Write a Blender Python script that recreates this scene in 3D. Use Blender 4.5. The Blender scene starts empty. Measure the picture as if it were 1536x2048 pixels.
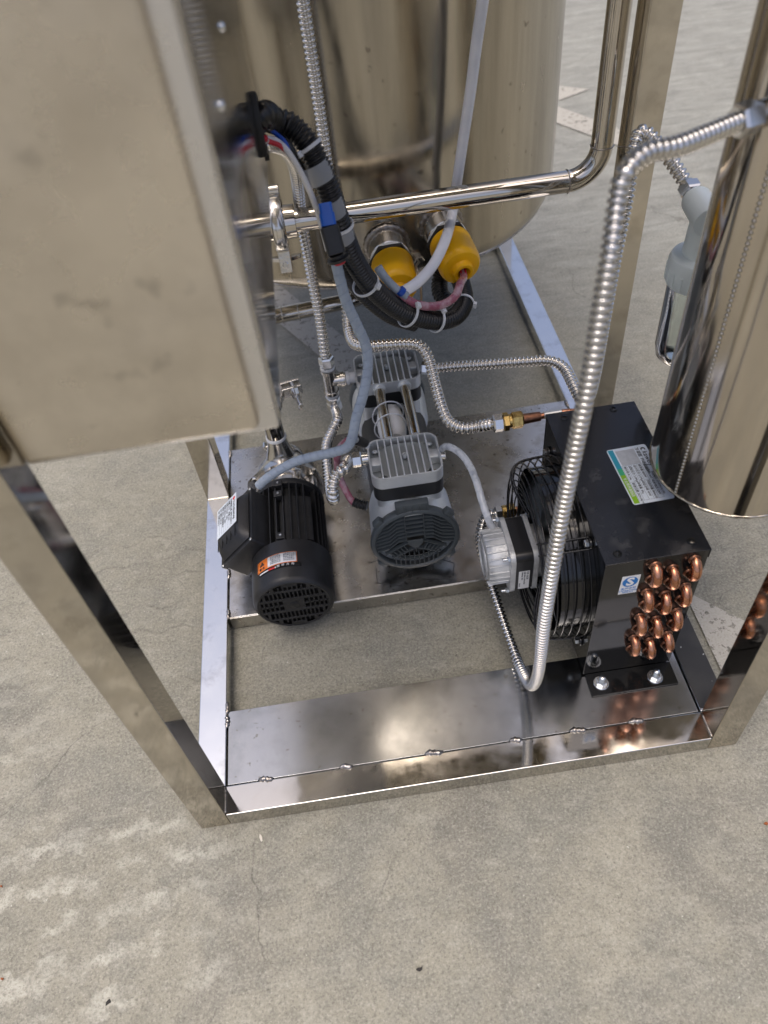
import bpy, bmesh, math, random
from mathutils import Vector, Matrix
R = math.radians
random.seed(7)
scene = bpy.context.scene
col = scene.collection

# ------------------------------------------------------------------ camera, sky, sun, exposure
CAM_LOC=(0.35916,-0.50430,1.29538)
CAM_R=(0.988586,-0.123686,-0.086023)
CAM_U=(0.149620,0.739059,0.656815)
CAM_F=(0.017663,0.662189,-0.749129)
CAM_LENS=27.2106
cam_d = bpy.data.cameras.new('camera')
cam = bpy.data.objects.new('camera', cam_d)
col.objects.link(cam)
cam.matrix_world = Matrix(((CAM_R[0], CAM_U[0], -CAM_F[0], CAM_LOC[0]),
                           (CAM_R[1], CAM_U[1], -CAM_F[1], CAM_LOC[1]),
                           (CAM_R[2], CAM_U[2], -CAM_F[2], CAM_LOC[2]), (0, 0, 0, 1)))
cam_d.sensor_fit = 'VERTICAL'
cam_d.sensor_height = 36.0
cam_d.lens = CAM_LENS
cam_d.clip_start = 0.02
cam_d.clip_end = 500
cam_d.dof.use_dof = True
cam_d.dof.focus_distance = 1.35
cam_d.dof.aperture_fstop = 3.4
scene.camera = cam

SUN_AZ = math.atan2(-0.60, -0.80)      # compass-like angle, measured from +Y towards +X
SUN_EL = R(80)
world = bpy.data.worlds.new('World')
scene.world = world
world.use_nodes = True
wn = world.node_tree.nodes
wl = world.node_tree.links
bg = wn['Background']
sky = wn.new('ShaderNodeTexSky')
sky.sky_type = 'NISHITA'
sky.sun_disc = False
sky.sun_elevation = SUN_EL
sky.sun_rotation = SUN_AZ
sky.air_density = 0.5
sky.dust_density = 5.0
sky.ozone_density = 0.4
wl.new(sky.outputs[0], bg.inputs[0])
bg.inputs[1].default_value = 0.15

sun_d = bpy.data.lights.new('sun', 'SUN')
sun_d.energy = 0.6
sun_d.angle = R(35)
sun_d.color = (1.0, 0.955, 0.89)
sun = bpy.data.objects.new('sun', sun_d)
col.objects.link(sun)
sv = Vector((math.sin(SUN_AZ) * math.cos(SUN_EL), math.cos(SUN_AZ) * math.cos(SUN_EL), math.sin(SUN_EL)))
sun.rotation_euler = sv.to_track_quat('Z', 'Y').to_euler()

scene.view_settings.view_transform = 'Standard'
scene.view_settings.look = 'None'
scene.view_settings.gamma = 1.0
scene.view_settings.use_curve_mapping = False
scene.view_settings.exposure = 0.80
scene.render.engine = 'CYCLES'
scene.cycles.use_denoising = True
scene.cycles.max_bounces = 10
scene.cycles.glossy_bounces = 6
scene.cycles.transmission_bounces = 8
scene.cycles.transparent_max_bounces = 12
scene.cycles.caustics_reflective = False
scene.cycles.caustics_refractive = False

# ------------------------------------------------------------------ materials
MATS = {}
def mat(name, color, rough=0.5, metal=0.0, bump=None, rvar=None, cvar=None, trans=0.0, ior=1.45, coat=0.0, alpha=1.0, spots=None):
    """bump=(scale,strength,detail)  rvar=(scale,amount)  cvar=(scale,other colour,lo,hi,detail)  spots=(scale,colour,lo,hi)"""
    m = bpy.data.materials.new(name)
    m.use_nodes = True
    nt = m.node_tree
    n, l = nt.nodes, nt.links
    b = n['Principled BSDF']
    b.inputs['Base Color'].default_value = (*color, 1)
    b.inputs['Roughness'].default_value = rough
    b.inputs['Metallic'].default_value = metal
    b.inputs['Transmission Weight'].default_value = trans
    b.inputs['IOR'].default_value = ior
    b.inputs['Coat Weight'].default_value = coat
    b.inputs['Alpha'].default_value = alpha
    tc = n.new('ShaderNodeTexCoord')
    def noise(scale, detail=4.0, rough_=0.6, stretch=None):
        t = n.new('ShaderNodeTexNoise')
        t.inputs['Scale'].default_value = scale
        t.inputs['Detail'].default_value = detail
        t.inputs['Roughness'].default_value = rough_
        if stretch:
            mp = n.new('ShaderNodeMapping')
            mp.inputs['Scale'].default_value = stretch
            l.new(tc.outputs['Object'], mp.inputs[0])
            l.new(mp.outputs[0], t.inputs[0])
        else:
            l.new(tc.outputs['Object'], t.inputs[0])
        return t
    cur = None
    if cvar:
        t = noise(cvar[0], cvar[4] if len(cvar) > 4 else 5, 0.6, cvar[5] if len(cvar) > 5 else None)
        mr = n.new('ShaderNodeMapRange')
        mr.inputs[1].default_value = cvar[2]
        mr.inputs[2].default_value = cvar[3]
        l.new(t.outputs[0], mr.inputs[0])
        mx = n.new('ShaderNodeMix')
        mx.data_type = 'RGBA'
        l.new(mr.outputs[0], mx.inputs[0])
        mx.inputs[6].default_value = (*color, 1)
        mx.inputs[7].default_value = (*cvar[1], 1)
        cur = mx.outputs[2]
    if spots:
        t = noise(spots[0], 2.0, 0.5)
        mr = n.new('ShaderNodeMapRange')
        mr.inputs[1].default_value = spots[2]
        mr.inputs[2].default_value = spots[3]
        l.new(t.outputs[0], mr.inputs[0])
        mx = n.new('ShaderNodeMix')
        mx.data_type = 'RGBA'
        l.new(mr.outputs[0], mx.inputs[0])
        if cur: l.new(cur, mx.inputs[6])
        else: mx.inputs[6].default_value = (*color, 1)
        mx.inputs[7].default_value = (*spots[1], 1)
        cur = mx.outputs[2]
    if cur: l.new(cur, b.inputs['Base Color'])
    if rvar:
        t = noise(rvar[0], 5.0, 0.65, rvar[2] if len(rvar) > 2 else None)
        mr = n.new('ShaderNodeMapRange')
        mr.inputs[1].default_value = 0.3
        mr.inputs[2].default_value = 0.7
        mr.inputs[3].default_value = max(0.01, rough - rvar[1])
        mr.inputs[4].default_value = rough + rvar[1]
        l.new(t.outputs[0], mr.inputs[0])
        l.new(mr.outputs[0], b.inputs['Roughness'])
    if bump:
        t = noise(bump[0], bump[2] if len(bump) > 2 else 3.0, 0.55, bump[3] if len(bump) > 3 else None)
        bp = n.new('ShaderNodeBump')
        bp.inputs['Strength'].default_value = bump[1]
        bp.inputs['Distance'].default_value = 0.002
        l.new(t.outputs[0], bp.inputs['Height'])
        l.new(bp.outputs[0], b.inputs['Normal'])
    MATS[name] = m
    return m

mat('steel_mirror', (0.52, 0.505, 0.475), 0.09, 1.0, bump=(9, 0.14, 3), rvar=(22, 0.07), cvar=(9, (0.45, 0.42, 0.38), 0.5, 0.85))
mat('steel_post', (0.54, 0.50, 0.43), 0.08, 1.0, bump=(7, 0.16, 2), rvar=(12, 0.05), cvar=(14, (0.36, 0.33, 0.28), 0.52, 0.8))
mat('steel_rail', (0.82, 0.83, 0.83), 0.16, 1.0, bump=(9, 0.10, 2), rvar=(20, 0.08), cvar=(18, (0.5, 0.49, 0.47), 0.55, 0.85))
mat('steel_tank', (0.48, 0.44, 0.365), 0.20, 1.0, bump=(3.5, 0.30, 3, (1, 1, 0.5)), rvar=(20, 0.09, (1, 1, 0.25)), cvar=(5, (0.27, 0.245, 0.20), 0.42, 0.66, 6, (1.6, 1.6, 0.10)), spots=(46, (0.26, 0.23, 0.19), 0.70, 0.76))  # vertical colour streaks: polish bands, plus dark reflections painted into the steel
mat('steel_cabinet', (0.70, 0.645, 0.555), 0.30, 1.0, bump=(4.5, 0.55, 3), rvar=(9, 0.08), cvar=(7, (0.52, 0.475, 0.405), 0.40, 0.70, 6), spots=(26, (0.44, 0.405, 0.35), 0.66, 0.80))
mat('steel_cabinet_edge', (0.70, 0.69, 0.68), 0.30, 1.0, bump=(14, 0.15, 2), rvar=(20, 0.08))
mat('steel_cabinet_side', (0.55, 0.53, 0.49), 0.10, 1.0, bump=(5, 0.16, 2), rvar=(8, 0.05), cvar=(7, (0.42, 0.40, 0.36), 0.45, 0.8))
mat('steel_plate', (0.56, 0.55, 0.53), 0.26, 1.0, bump=(4, 0.12, 2), rvar=(7, 0.10), cvar=(22, (0.36, 0.335, 0.29), 0.50, 0.72), spots=(75, (0.22, 0.20, 0.17), 0.66, 0.70))
mat('steel_front_plate', (0.42, 0.43, 0.44), 0.19, 1.0, bump=(5, 0.09, 2), rvar=(7, 0.07), cvar=(16, (0.29, 0.30, 0.30), 0.46, 0.78), spots=(90, (0.28, 0.27, 0.25), 0.69, 0.73))
mat('steel_hose', (0.64, 0.62, 0.585), 0.12, 1.0)
mat('steel_hose_inlet', (0.62, 0.605, 0.58), 0.12, 1.0)
mat('steel_pipe', (0.52, 0.485, 0.43), 0.05, 1.0, rvar=(30, 0.03))
mat('steel_vessel', (0.57, 0.52, 0.445), 0.11, 1.0, bump=(3, 0.10, 2, (1, 1, 0.3)), rvar=(12, 0.05, (1, 1, 0.2)), cvar=(10, (0.46, 0.415, 0.35), 0.5, 0.8, 4, (1, 1, 0.25)))
mat('steel_cast', (0.62, 0.60, 0.565), 0.20, 1.0, bump=(60, 0.25, 3), rvar=(30, 0.08))
mat('steel_nut', (0.66, 0.655, 0.64), 0.14, 1.0)
mat('weld', (0.40, 0.38, 0.36), 0.30, 1.0, cvar=(120, (0.20, 0.17, 0.14), 0.4, 0.7), bump=(260, 0.6, 2))
mat('zinc', (0.74, 0.76, 0.77), 0.25, 1.0, cvar=(200, (0.55, 0.56, 0.56), 0.4, 0.7))
mat('aluminium_cast', (0.74, 0.77, 0.775), 0.36, 0.55, bump=(420, 0.30, 3), cvar=(30, (0.66, 0.69, 0.695), 0.4, 0.7))
mat('aluminium_fin', (0.88, 0.90, 0.90), 0.30, 0.6, bump=(420, 0.15, 3))  # machined fin tops, brightened to heighten the painted shade between them
mat('aluminium_shaded', (0.42, 0.45, 0.455), 0.45, 0.7, bump=(420, 0.3, 3))  # same cast aluminium, with the shade between the fins put into its colour
mat('aluminium_bell', (0.62, 0.63, 0.63), 0.48, 0.5, bump=(380, 0.3, 3), cvar=(40, (0.44, 0.45, 0.45), 0.4, 0.7))
mat('black_band', (0.022, 0.023, 0.024), 0.45, bump=(500, 0.12, 2))
mat('black_lamination', (0.012, 0.012, 0.013), 0.32)
mat('black_motor', (0.014, 0.0145, 0.0155), 0.42, bump=(240, 0.22, 3), cvar=(60, (0.022, 0.022, 0.023), 0.4, 0.7), spots=(330, (0.12, 0.12, 0.12), 0.76, 0.80))
mat('black_plastic', (0.014, 0.0145, 0.0155), 0.38, bump=(300, 0.10, 3), cvar=(50, (0.022, 0.022, 0.024), 0.4, 0.7), spots=(260, (0.10, 0.10, 0.10), 0.77, 0.80))
mat('grille_plastic', (0.062, 0.074, 0.080), 0.42, bump=(400, 0.12, 3))
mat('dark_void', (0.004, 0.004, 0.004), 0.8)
mat('black_paint', (0.010, 0.0115, 0.015), 0.22, bump=(2.5, 0.06, 2), rvar=(12, 0.09), spots=(24, (0.035, 0.036, 0.038), 0.62, 0.72), cvar=(60, (0.02, 0.021, 0.023), 0.55, 0.8), coat=0.1)
mat('black_gloss', (0.007, 0.0075, 0.008), 0.10, bump=(4, 0.08, 2), coat=0.2)
mat('black_scuffed', (0.022, 0.022, 0.022), 0.42, bump=(40, 0.2, 3), cvar=(14, (0.04, 0.039, 0.036), 0.4, 0.7), spots=(48, (0.62, 0.62, 0.60), 0.71, 0.74))
mat('black_wire', (0.008, 0.008, 0.009), 0.22)
mat('black_conduit', (0.009, 0.009, 0.0095), 0.30)
mat('black_rubber', (0.012, 0.012, 0.012), 0.6)
mat('copper', (0.62, 0.30, 0.18), 0.26, 1.0, cvar=(70, (0.36, 0.15, 0.085), 0.40, 0.66, 6), rvar=(60, 0.08), spots=(240, (0.08, 0.04, 0.025), 0.70, 0.74))
mat('copper_dark', (0.26, 0.125, 0.075), 0.38, 1.0, cvar=(90, (0.12, 0.06, 0.04), 0.4, 0.7))
mat('brass', (0.62, 0.43, 0.15), 0.25, 1.0, cvar=(110, (0.34, 0.20, 0.06), 0.42, 0.75))
mat('solder', (0.66, 0.66, 0.64), 0.3, 1.0)
mat('yellow_plastic', (0.95, 0.50, 0.004), 0.34, cvar=(26, (0.86, 0.43, 0.004), 0.45, 0.8), bump=(150, 0.06, 3), spots=(60, (0.40, 0.20, 0.01), 0.72, 0.78))
mat('white_hose', (0.86, 0.86, 0.88), 0.22, cvar=(20, (0.74, 0.75, 0.79), 0.4, 0.7))
mat('white_tape', (0.80, 0.80, 0.78), 0.5, bump=(90, 0.4, 3))
mat('tie_nylon', (0.72, 0.73, 0.74), 0.38)
mat('spiral_wrap', (0.46, 0.53, 0.61), 0.16, trans=0.2, ior=1.4, cvar=(24, (0.35, 0.41, 0.50), 0.4, 0.7))
mat('pink_wrap', (0.42, 0.13, 0.19), 0.16, trans=0.2, cvar=(46, (0.62, 0.40, 0.44), 0.45, 0.62))
mat('clear_wrap', (0.78, 0.81, 0.84), 0.12, alpha=0.62, cvar=(60, (0.40, 0.43, 0.47), 0.45, 0.7))
mat('clear_tape', (0.82, 0.85, 0.88), 0.12, alpha=0.34, bump=(60, 0.5, 2))
mat('blue_plastic', (0.008, 0.12, 0.58), 0.32)
mat('blue_wire', (0.01, 0.07, 0.42), 0.35)
mat('red_wire', (0.55, 0.02, 0.035), 0.35)
mat('white_wire', (0.74, 0.73, 0.74), 0.35)
mat('grey_plastic', (0.80, 0.86, 0.82), 0.30, cvar=(20, (0.74, 0.80, 0.77), 0.4, 0.7))
mat('clear_bowl', (0.86, 0.90, 0.88), 0.07, trans=1.0, ior=1.28)
mat('paper_white', (0.70, 0.76, 0.82), 0.35)
mat('paper_plain', (0.76, 0.76, 0.76), 0.4)
mat('ink_black', (0.015, 0.016, 0.02), 0.5)
mat('ink_grey', (0.16, 0.18, 0.21), 0.5)
mat('ink_red', (0.62, 0.03, 0.03), 0.5)
mat('ink_blue', (0.005, 0.16, 0.48), 0.4)
mat('ink_white', (0.78, 0.78, 0.78), 0.45)
mat('orange_paper', (0.78, 0.20, 0.03), 0.4)
mat('teal_band', (0.03, 0.31, 0.42), 0.4)
mat('mid_band', (0.05, 0.40, 0.20), 0.4)
mat('green_band', (0.25, 0.48, 0.02), 0.4)
mat('label_grey', (0.50, 0.52, 0.54), 0.4, cvar=(160, (0.42, 0.44, 0.46), 0.4, 0.7))
mat('fan_blade', (0.16, 0.165, 0.165), 0.32, 0.8)
mat('leaf_orange', (0.26, 0.075, 0.02), 0.7)
mat('debris_dark', (0.03, 0.027, 0.024), 0.8)
mat('debris_pale', (0.62, 0.58, 0.50), 0.7)
mat('steel_wire', (0.45, 0.43, 0.38), 0.35, 1.0)

def ground_material():
    m = bpy.data.materials.new('concrete')
    m.use_nodes = True
    nt = m.node_tree
    n, l = nt.nodes, nt.links
    b = n['Principled BSDF']
    b.inputs['Roughness'].default_value = 0.82
    b.inputs['Specular IOR Level'].default_value = 0.3
    tc = n.new('ShaderNodeTexCoord')
    def noise(scale, detail, rough=0.6, dist=0.0, mapping=None):
        t = n.new('ShaderNodeTexNoise')
        t.inputs['Scale'].default_value = scale
        t.inputs['Detail'].default_value = detail
        t.inputs['Roughness'].default_value = rough
        t.inputs['Distortion'].default_value = dist
        if mapping:
            mp = n.new('ShaderNodeMapping')
            mp.inputs['Rotation'].default_value = (0, 0, mapping[0])
            mp.inputs['Scale'].default_value = mapping[1]
            l.new(tc.outputs['Object'], mp.inputs[0])
            l.new(mp.outputs[0], t.inputs[0])
        else:
            l.new(tc.outputs['Object'], t.inputs[0])
        return t.outputs[0]
    def rng(x, a, c, d=0.0, e=1.0):
        r = n.new('ShaderNodeMapRange')
        r.inputs[1].default_value = a; r.inputs[2].default_value = c
        r.inputs[3].default_value = d; r.inputs[4].default_value = e
        l.new(x, r.inputs[0])
        return r.outputs[0]
    def mix(f, a, c, blend='MIX'):
        x = n.new('ShaderNodeMix')
        x.data_type = 'RGBA'; x.blend_type = blend
        if isinstance(f, float): x.inputs[0].default_value = f
        else: l.new(f, x.inputs[0])
        for i, v in ((6, a), (7, c)):
            if isinstance(v, tuple): x.inputs[i].default_value = (*v, 1)
            else: l.new(v, x.inputs[i])
        return x.outputs[2]
    def mul(a, c):
        x = n.new('ShaderNodeMath'); x.operation = 'MULTIPLY'
        l.new(a, x.inputs[0])
        if isinstance(c, float): x.inputs[1].default_value = c
        else: l.new(c, x.inputs[1])
        return x.outputs[0]
    sp = n.new('ShaderNodeSeparateXYZ'); l.new(tc.outputs['Object'], sp.inputs[0])
    X_, Y_ = sp.outputs[0], sp.outputs[1]
    def op(o, a, c=None, e=None):
        x = n.new('ShaderNodeMath'); x.operation = o
        for i, v in enumerate((a, c, e)):
            if v is None: continue
            if isinstance(v, float): x.inputs[i].default_value = v
            else: l.new(v, x.inputs[i])
        return x.outputs[0]
    def smooth(x, a, c):
        r = n.new('ShaderNodeMapRange'); r.interpolation_type = 'SMOOTHSTEP'
        r.inputs[1].default_value = a; r.inputs[2].default_value = c
        l.new(x, r.inputs[0])
        return r.outputs[0]
    base = mix(rng(noise(2.0, 6, 0.62), 0.34, 0.66), (0.216, 0.209, 0.166), (0.315, 0.300, 0.239))
    base = mix(rng(noise(5.5, 8, 0.74), 0.46, 0.60), base, (0.226, 0.222, 0.185))
    base = mix(mul(smooth(noise(3.4, 7, 0.7, 0.5), 0.50, 0.68), 0.6), base, (0.150, 0.146, 0.128))
    base = mix(rng(noise(6.0, 3, 0.5, 0.2, (0.95, (0.7, 26.0, 1))), 0.70, 0.78, 0.0, 0.35), base, (0.42, 0.40, 0.35))
    base = mix(rng(noise(5.0, 3, 0.5, 0.2, (-0.55, (0.7, 30.0, 1))), 0.72, 0.79, 0.0, 0.30), base, (0.13, 0.125, 0.11))
    base = mix(rng(noise(17.0, 5, 0.6, 0.4, (0.12, (1.0, 2.2, 1))), 0.52, 0.74, 0.0, 0.75), base, (0.347, 0.334, 0.276))
    base = mix(rng(noise(34.0, 6, 0.7), 0.50, 0.32, 0.0, 0.62), base, (0.181, 0.177, 0.144))
    # greyer, drag-streaked slab towards the yard behind the machine
    streak = mix(rng(noise(7.5, 9, 0.72, 0.8, (0.30, (0.8, 3.0, 1))), 0.36, 0.66), (0.181, 0.186, 0.171), (0.330, 0.338, 0.305))
    base = mix(mul(smooth(Y_, 0.6, 1.9), 0.85), base, streak)
    # dark round damp spots
    v = n.new('ShaderNodeTexVoronoi'); v.inputs['Scale'].default_value = 3.1
    l.new(tc.outputs['Object'], v.inputs[0])
    spot = mul(rng(v.outputs['Distance'], 0.17, 0.09), rng(noise(1.7, 2), 0.50, 0.58))
    base = mix(mul(spot, 0.5), base, (0.148, 0.149, 0.129))
    # pale worn laitance ridges left of the frame
    w = n.new('ShaderNodeTexWave')
    w.wave_type = 'BANDS'; w.bands_direction = 'Y'
    w.inputs['Scale'].default_value = 5.0
    w.inputs['Distortion'].default_value = 7.5
    w.inputs['Detail'].default_value = 5.0
    w.inputs['Detail Scale'].default_value = 2.6
    w.inputs['Detail Roughness'].default_value = 0.65
    mpw = n.new('ShaderNodeMapping'); mpw.inputs['Rotation'].default_value = (0, 0, -0.10)
    l.new(tc.outputs['Object'], mpw.inputs[0]); l.new(mpw.outputs[0], w.inputs[0])
    patch = op('MULTIPLY', op('MULTIPLY', smooth(X_, 0.12, -0.06), smooth(Y_, 0.10, -0.02)), smooth(Y_, -0.42, -0.28))
    patch = op('MAXIMUM', patch, mul(mul(rng(noise(1.4, 3, 0.5), 0.50, 0.60), smooth(X_, 0.0, -0.2)), 0.6))
    ridge = mul(mul(rng(w.outputs[0], 0.50, 0.92), patch), rng(noise(9, 8, 0.75), 0.44, 0.58))
    base = mix(mul(ridge, 0.70), base, (0.506, 0.497, 0.422))
    # zigzag prints of a tyre tread
    tri = op('PINGPONG', op('ADD', X_, 5.0), 0.045)
    tv = op('MULTIPLY', op('ADD', op('ADD', op('ADD', Y_, mul(X_, -0.06)), mul(tri, 0.42)), mul(noise(4.0, 4), 0.11)), 15.5)
    ln_ = rng(op('ABSOLUTE', op('SUBTRACT', op('FRACT', tv), 0.5)), 0.085, 0.02)
    tmask = mul(mul(mul(smooth(X_, 0.04, -0.02), smooth(X_, -0.75, -0.5)), mul(smooth(Y_, 0.20, 0.36), smooth(Y_, 0.74, 0.64))), rng(noise(6.0, 4), 0.40, 0.56))
    base = mix(mul(mul(ln_, tmask), 0.38), base, (0.127, 0.123, 0.101))
    # a few thin hairlines
    v2 = n.new('ShaderNodeTexVoronoi'); v2.feature = 'DISTANCE_TO_EDGE'; v2.inputs['Scale'].default_value = 1.7
    dn = n.new('ShaderNodeTexNoise'); dn.inputs['Scale'].default_value = 7.0; dn.inputs['Detail'].default_value = 5
    l.new(tc.outputs['Object'], dn.inputs[0])
    ad = n.new('ShaderNodeMix'); ad.data_type = 'VECTOR'; ad.inputs[0].default_value = 0.10
    l.new(tc.outputs['Object'], ad.inputs[4]); l.new(dn.outputs[1], ad.inputs[5])
    l.new(ad.outputs[1], v2.inputs[0])
    crack = mul(rng(v2.outputs['Distance'], 0.003, 0.0), rng(noise(3.3, 3), 0.50, 0.60))
    base = mix(mul(crack, 0.8), base, (0.110, 0.106, 0.090))
    # sand grain and pits
    grain = noise(210, 5, 0.80)
    base = mix(rng(grain, 0.53, 0.68, 0.0, 0.75), base, (0.441, 0.428, 0.359))
    base = mix(rng(grain, 0.47, 0.32, 0.0, 0.75), base, (0.093, 0.091, 0.074))
    vg = n.new('ShaderNodeTexVoronoi'); vg.inputs['Scale'].default_value = 420
    l.new(tc.outputs['Object'], vg.inputs[0])
    sg = n.new('ShaderNodeSeparateColor'); l.new(vg.outputs['Color'], sg.inputs[0])
    base = mix(rng(sg.outputs[0], 0.76, 1.0, 0.0, 0.30), base, (0.44, 0.415, 0.36))
    base = mix(rng(sg.outputs[1], 0.74, 1.0, 0.0, 0.34), base, (0.085, 0.08, 0.07))
    pit = noise(105, 2, 0.5)
    base = mix(rng(pit, 0.72, 0.76, 0.0, 0.6), base, (0.077, 0.073, 0.061))
    base = mix(rng(noise(130, 2, 0.5), 0.73, 0.77, 0.0, 0.75), base, (0.529, 0.526, 0.461))
    l.new(base, b.inputs['Base Color'])
    hsum = n.new('ShaderNodeMath'); hsum.operation = 'ADD'
    l.new(mul(grain, 0.40), hsum.inputs[0]); l.new(mul(noise(24, 7, 0.68), 1.2), hsum.inputs[1])
    h2 = n.new('ShaderNodeMath'); h2.operation = 'ADD'
    l.new(hsum.outputs[0], h2.inputs[0]); l.new(mul(mul(w.outputs[0], patch), 0.9), h2.inputs[1])
    h3 = n.new('ShaderNodeMath'); h3.operation = 'SUBTRACT'
    l.new(h2.outputs[0], h3.inputs[0]); l.new(mul(mul(ln_, tmask), 0.8), h3.inputs[1])
    h2 = h3
    bp = n.new('ShaderNodeBump'); bp.inputs['Strength'].default_value = 0.6; bp.inputs['Distance'].default_value = 0.004
    l.new(h2.outputs[0], bp.inputs['Height']); l.new(bp.outputs[0], b.inputs['Normal'])
    MATS['concrete'] = m
ground_material()

# ------------------------------------------------------------------ helpers
def thing(name, label, cat, loc=(0, 0, 0), group=None):
    o = bpy.data.objects.new(name, None)
    o.empty_display_size = 0.02
    col.objects.link(o)
    o.location = loc
    o['label'] = label
    o['category'] = cat
    if group: o['group'] = group
    return o

def tag(o, label, cat, group=None):
    o['label'] = label; o['category'] = cat
    if group: o['group'] = group
    return o

def root_loc(p):
    v = Vector((0, 0, 0))
    while p is not None:
        v += Vector(p.location) + (p.matrix_parent_inverse.translation if p.parent else Vector((0, 0, 0)))
        p = p.parent
    return v

def adopt(o, parent):
    if parent is not None:
        o.parent = parent
        o.matrix_parent_inverse = Matrix.Translation(-root_loc(parent))

def link(name, me, m, parent=None, sharp=35, smooth=True, label=None):
    if m: me.materials.append(MATS[m])
    if smooth:
        me.shade_smooth()
        if sharp: me.set_sharp_from_angle(angle=R(sharp))
    o = bpy.data.objects.new(name, me)
    col.objects.link(o)
    adopt(o, parent)
    if label: o['label'] = label
    return o

def from_bm(name, bm, m, parent=None, sharp=35, smooth=True, label=None):
    bmesh.ops.recalc_face_normals(bm, faces=bm.faces)
    me = bpy.data.meshes.new(name)
    bm.to_mesh(me); bm.free()
    return link(name, me, m, parent, sharp, smooth, label)

def from_py(name, vs, fs, m, parent=None, sharp=35, smooth=True, label=None):
    me = bpy.data.meshes.new(name)
    me.from_pydata([tuple(v) for v in vs], [], fs)
    me.update()
    return link(name, me, m, parent, sharp, smooth, label)

def box_bm(bm, lo, hi, bevel=0.0, seg=2, mtx=None):
    r = bmesh.ops.create_cube(bm, size=1.0)
    c = [(a + b) / 2 for a, b in zip(lo, hi)]
    s = [abs(b - a) for a, b in zip(lo, hi)]
    vs = r['verts']
    for v in vs:
        v.co = Vector((v.co.x * s[0] + c[0], v.co.y * s[1] + c[1], v.co.z * s[2] + c[2]))
    if bevel > 0:
        es = list({e for v in vs for e in v.link_edges})
        r2 = bmesh.ops.bevel(bm, geom=es, offset=bevel, segments=seg, profile=0.5, affect='EDGES')
        vs = list({v for f in r2['faces'] for v in f.verts} | {v for v in vs if v.is_valid})
    if mtx is not None:
        for v in vs: v.co = mtx @ v.co
    return vs

def flat_normals(o):
    md = o.modifiers.new('weighted_normals', 'WEIGHTED_NORMAL')
    md.keep_sharp = True
    md.weight = 100
    return o

def box(name, lo, hi, m, parent=None, bevel=0.0015, seg=2, mtx=None, label=None):
    bm = bmesh.new()
    box_bm(bm, lo, hi, bevel, seg)
    if mtx is not None: bmesh.ops.transform(bm, matrix=mtx, verts=bm.verts)
    return flat_normals(from_bm(name, bm, m, parent, 50, label=label))

def frame_of(axis):
    a = Vector(axis).normalized()
    h = Vector((0, 0, 1)) if abs(a.z) < 0.9 else Vector((1, 0, 0))
    u = h.cross(a).normalized()
    return u, a.cross(u).normalized(), a

def axis_matrix(origin, axis, up=None):
    a = Vector(axis).normalized()
    h = Vector(up) if up else (Vector((0, 0, 1)) if abs(a.z) < 0.9 else Vector((0, 1, 0)))
    u = h.cross(a).normalized()
    v = a.cross(u)
    return Matrix(((u.x, v.x, a.x, origin[0]), (u.y, v.y, a.y, origin[1]), (u.z, v.z, a.z, origin[2]), (0, 0, 0, 1)))

def lathe(name, profile, origin, axis, m, parent=None, n=40, sharp=35, label=None, closed=True):
    """profile: list of (radius, height along axis)"""
    M_ = axis_matrix(origin, axis)
    vs, fs, rows = [], [], []
    for r, h in profile:
        if r < 1e-6:
            rows.append([len(vs)]); vs.append(M_ @ Vector((0, 0, h)))
        else:
            rows.append(list(range(len(vs), len(vs) + n)))
            vs += [M_ @ Vector((r * math.cos(2 * math.pi * k / n), r * math.sin(2 * math.pi * k / n), h)) for k in range(n)]
    for a, b in zip(rows, rows[1:]):
        for k in range(n):
            k2 = (k + 1) % n
            if len(a) == 1 and len(b) == 1: continue
            if len(a) == 1: fs.append((a[0], b[k2], b[k]))
            elif len(b) == 1: fs.append((a[k], a[k2], b[0]))
            else: fs.append((a[k], a[k2], b[k2], b[k]))
    return from_py(name, vs, fs, m, parent, sharp, label=label)

def cyl(name, p0, p1, r, m, parent=None, n=32, r1=None, bev=0.001, label=None):
    p0, p1 = Vector(p0), Vector(p1)
    L = (p1 - p0).length
    r1 = r if r1 is None else r1
    b = min(bev, r * 0.4, L * 0.3)
    return lathe(name, [(0, 0), (r - b, 0), (r, b), (r1, L - b), (r1 - b, L), (0, L)], p0, p1 - p0, m, parent, n, label=label)

def hexnut(name, p0, p1, r, m, parent=None, hole=0.0, label=None, rot=0.0):
    """hexagon nut with chamfered ends between p0 and p1"""
    p0, p1 = Vector(p0), Vector(p1)
    L = (p1 - p0).length
    M_ = axis_matrix(p0, p1 - p0)
    n = 6
    vs, fs, rows = [], [], []
    for rr, h in ((0.001, 0.0), (r * 0.86, 0.0), (r, L * 0.13), (r, L * 0.87), (r * 0.86, L), (0.001, L)):
        rows.append(list(range(len(vs), len(vs) + n)))
        vs += [M_ @ Vector((rr * math.cos(rot + 2 * math.pi * k / n), rr * math.sin(rot + 2 * math.pi * k / n), h)) for k in range(n)]
    for a, b in zip(rows, rows[1:]):
        for k in range(n):
            k2 = (k + 1) % n
            fs.append((a[k], a[k2], b[k2], b[k]))
    return from_py(name, vs, fs, m, parent, 20, label=label)

def catmull(pts, ds):
    P = [Vector(p) for p in pts]
    P = [2 * P[0] - P[1]] + P + [2 * P[-1] - P[-2]]
    dense = []
    for i in range(1, len(P) - 2):
        a, b, c, d = P[i - 1:i + 3]
        for k in range(40):
            t = k / 40
            dense.append(0.5 * ((2 * b) + (c - a) * t + (2 * a - 5 * b + 4 * c - d) * t * t + (3 * b - a - 3 * c + d) * t ** 3))
    dense.append(P[-2])
    return resample(dense, ds)

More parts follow.
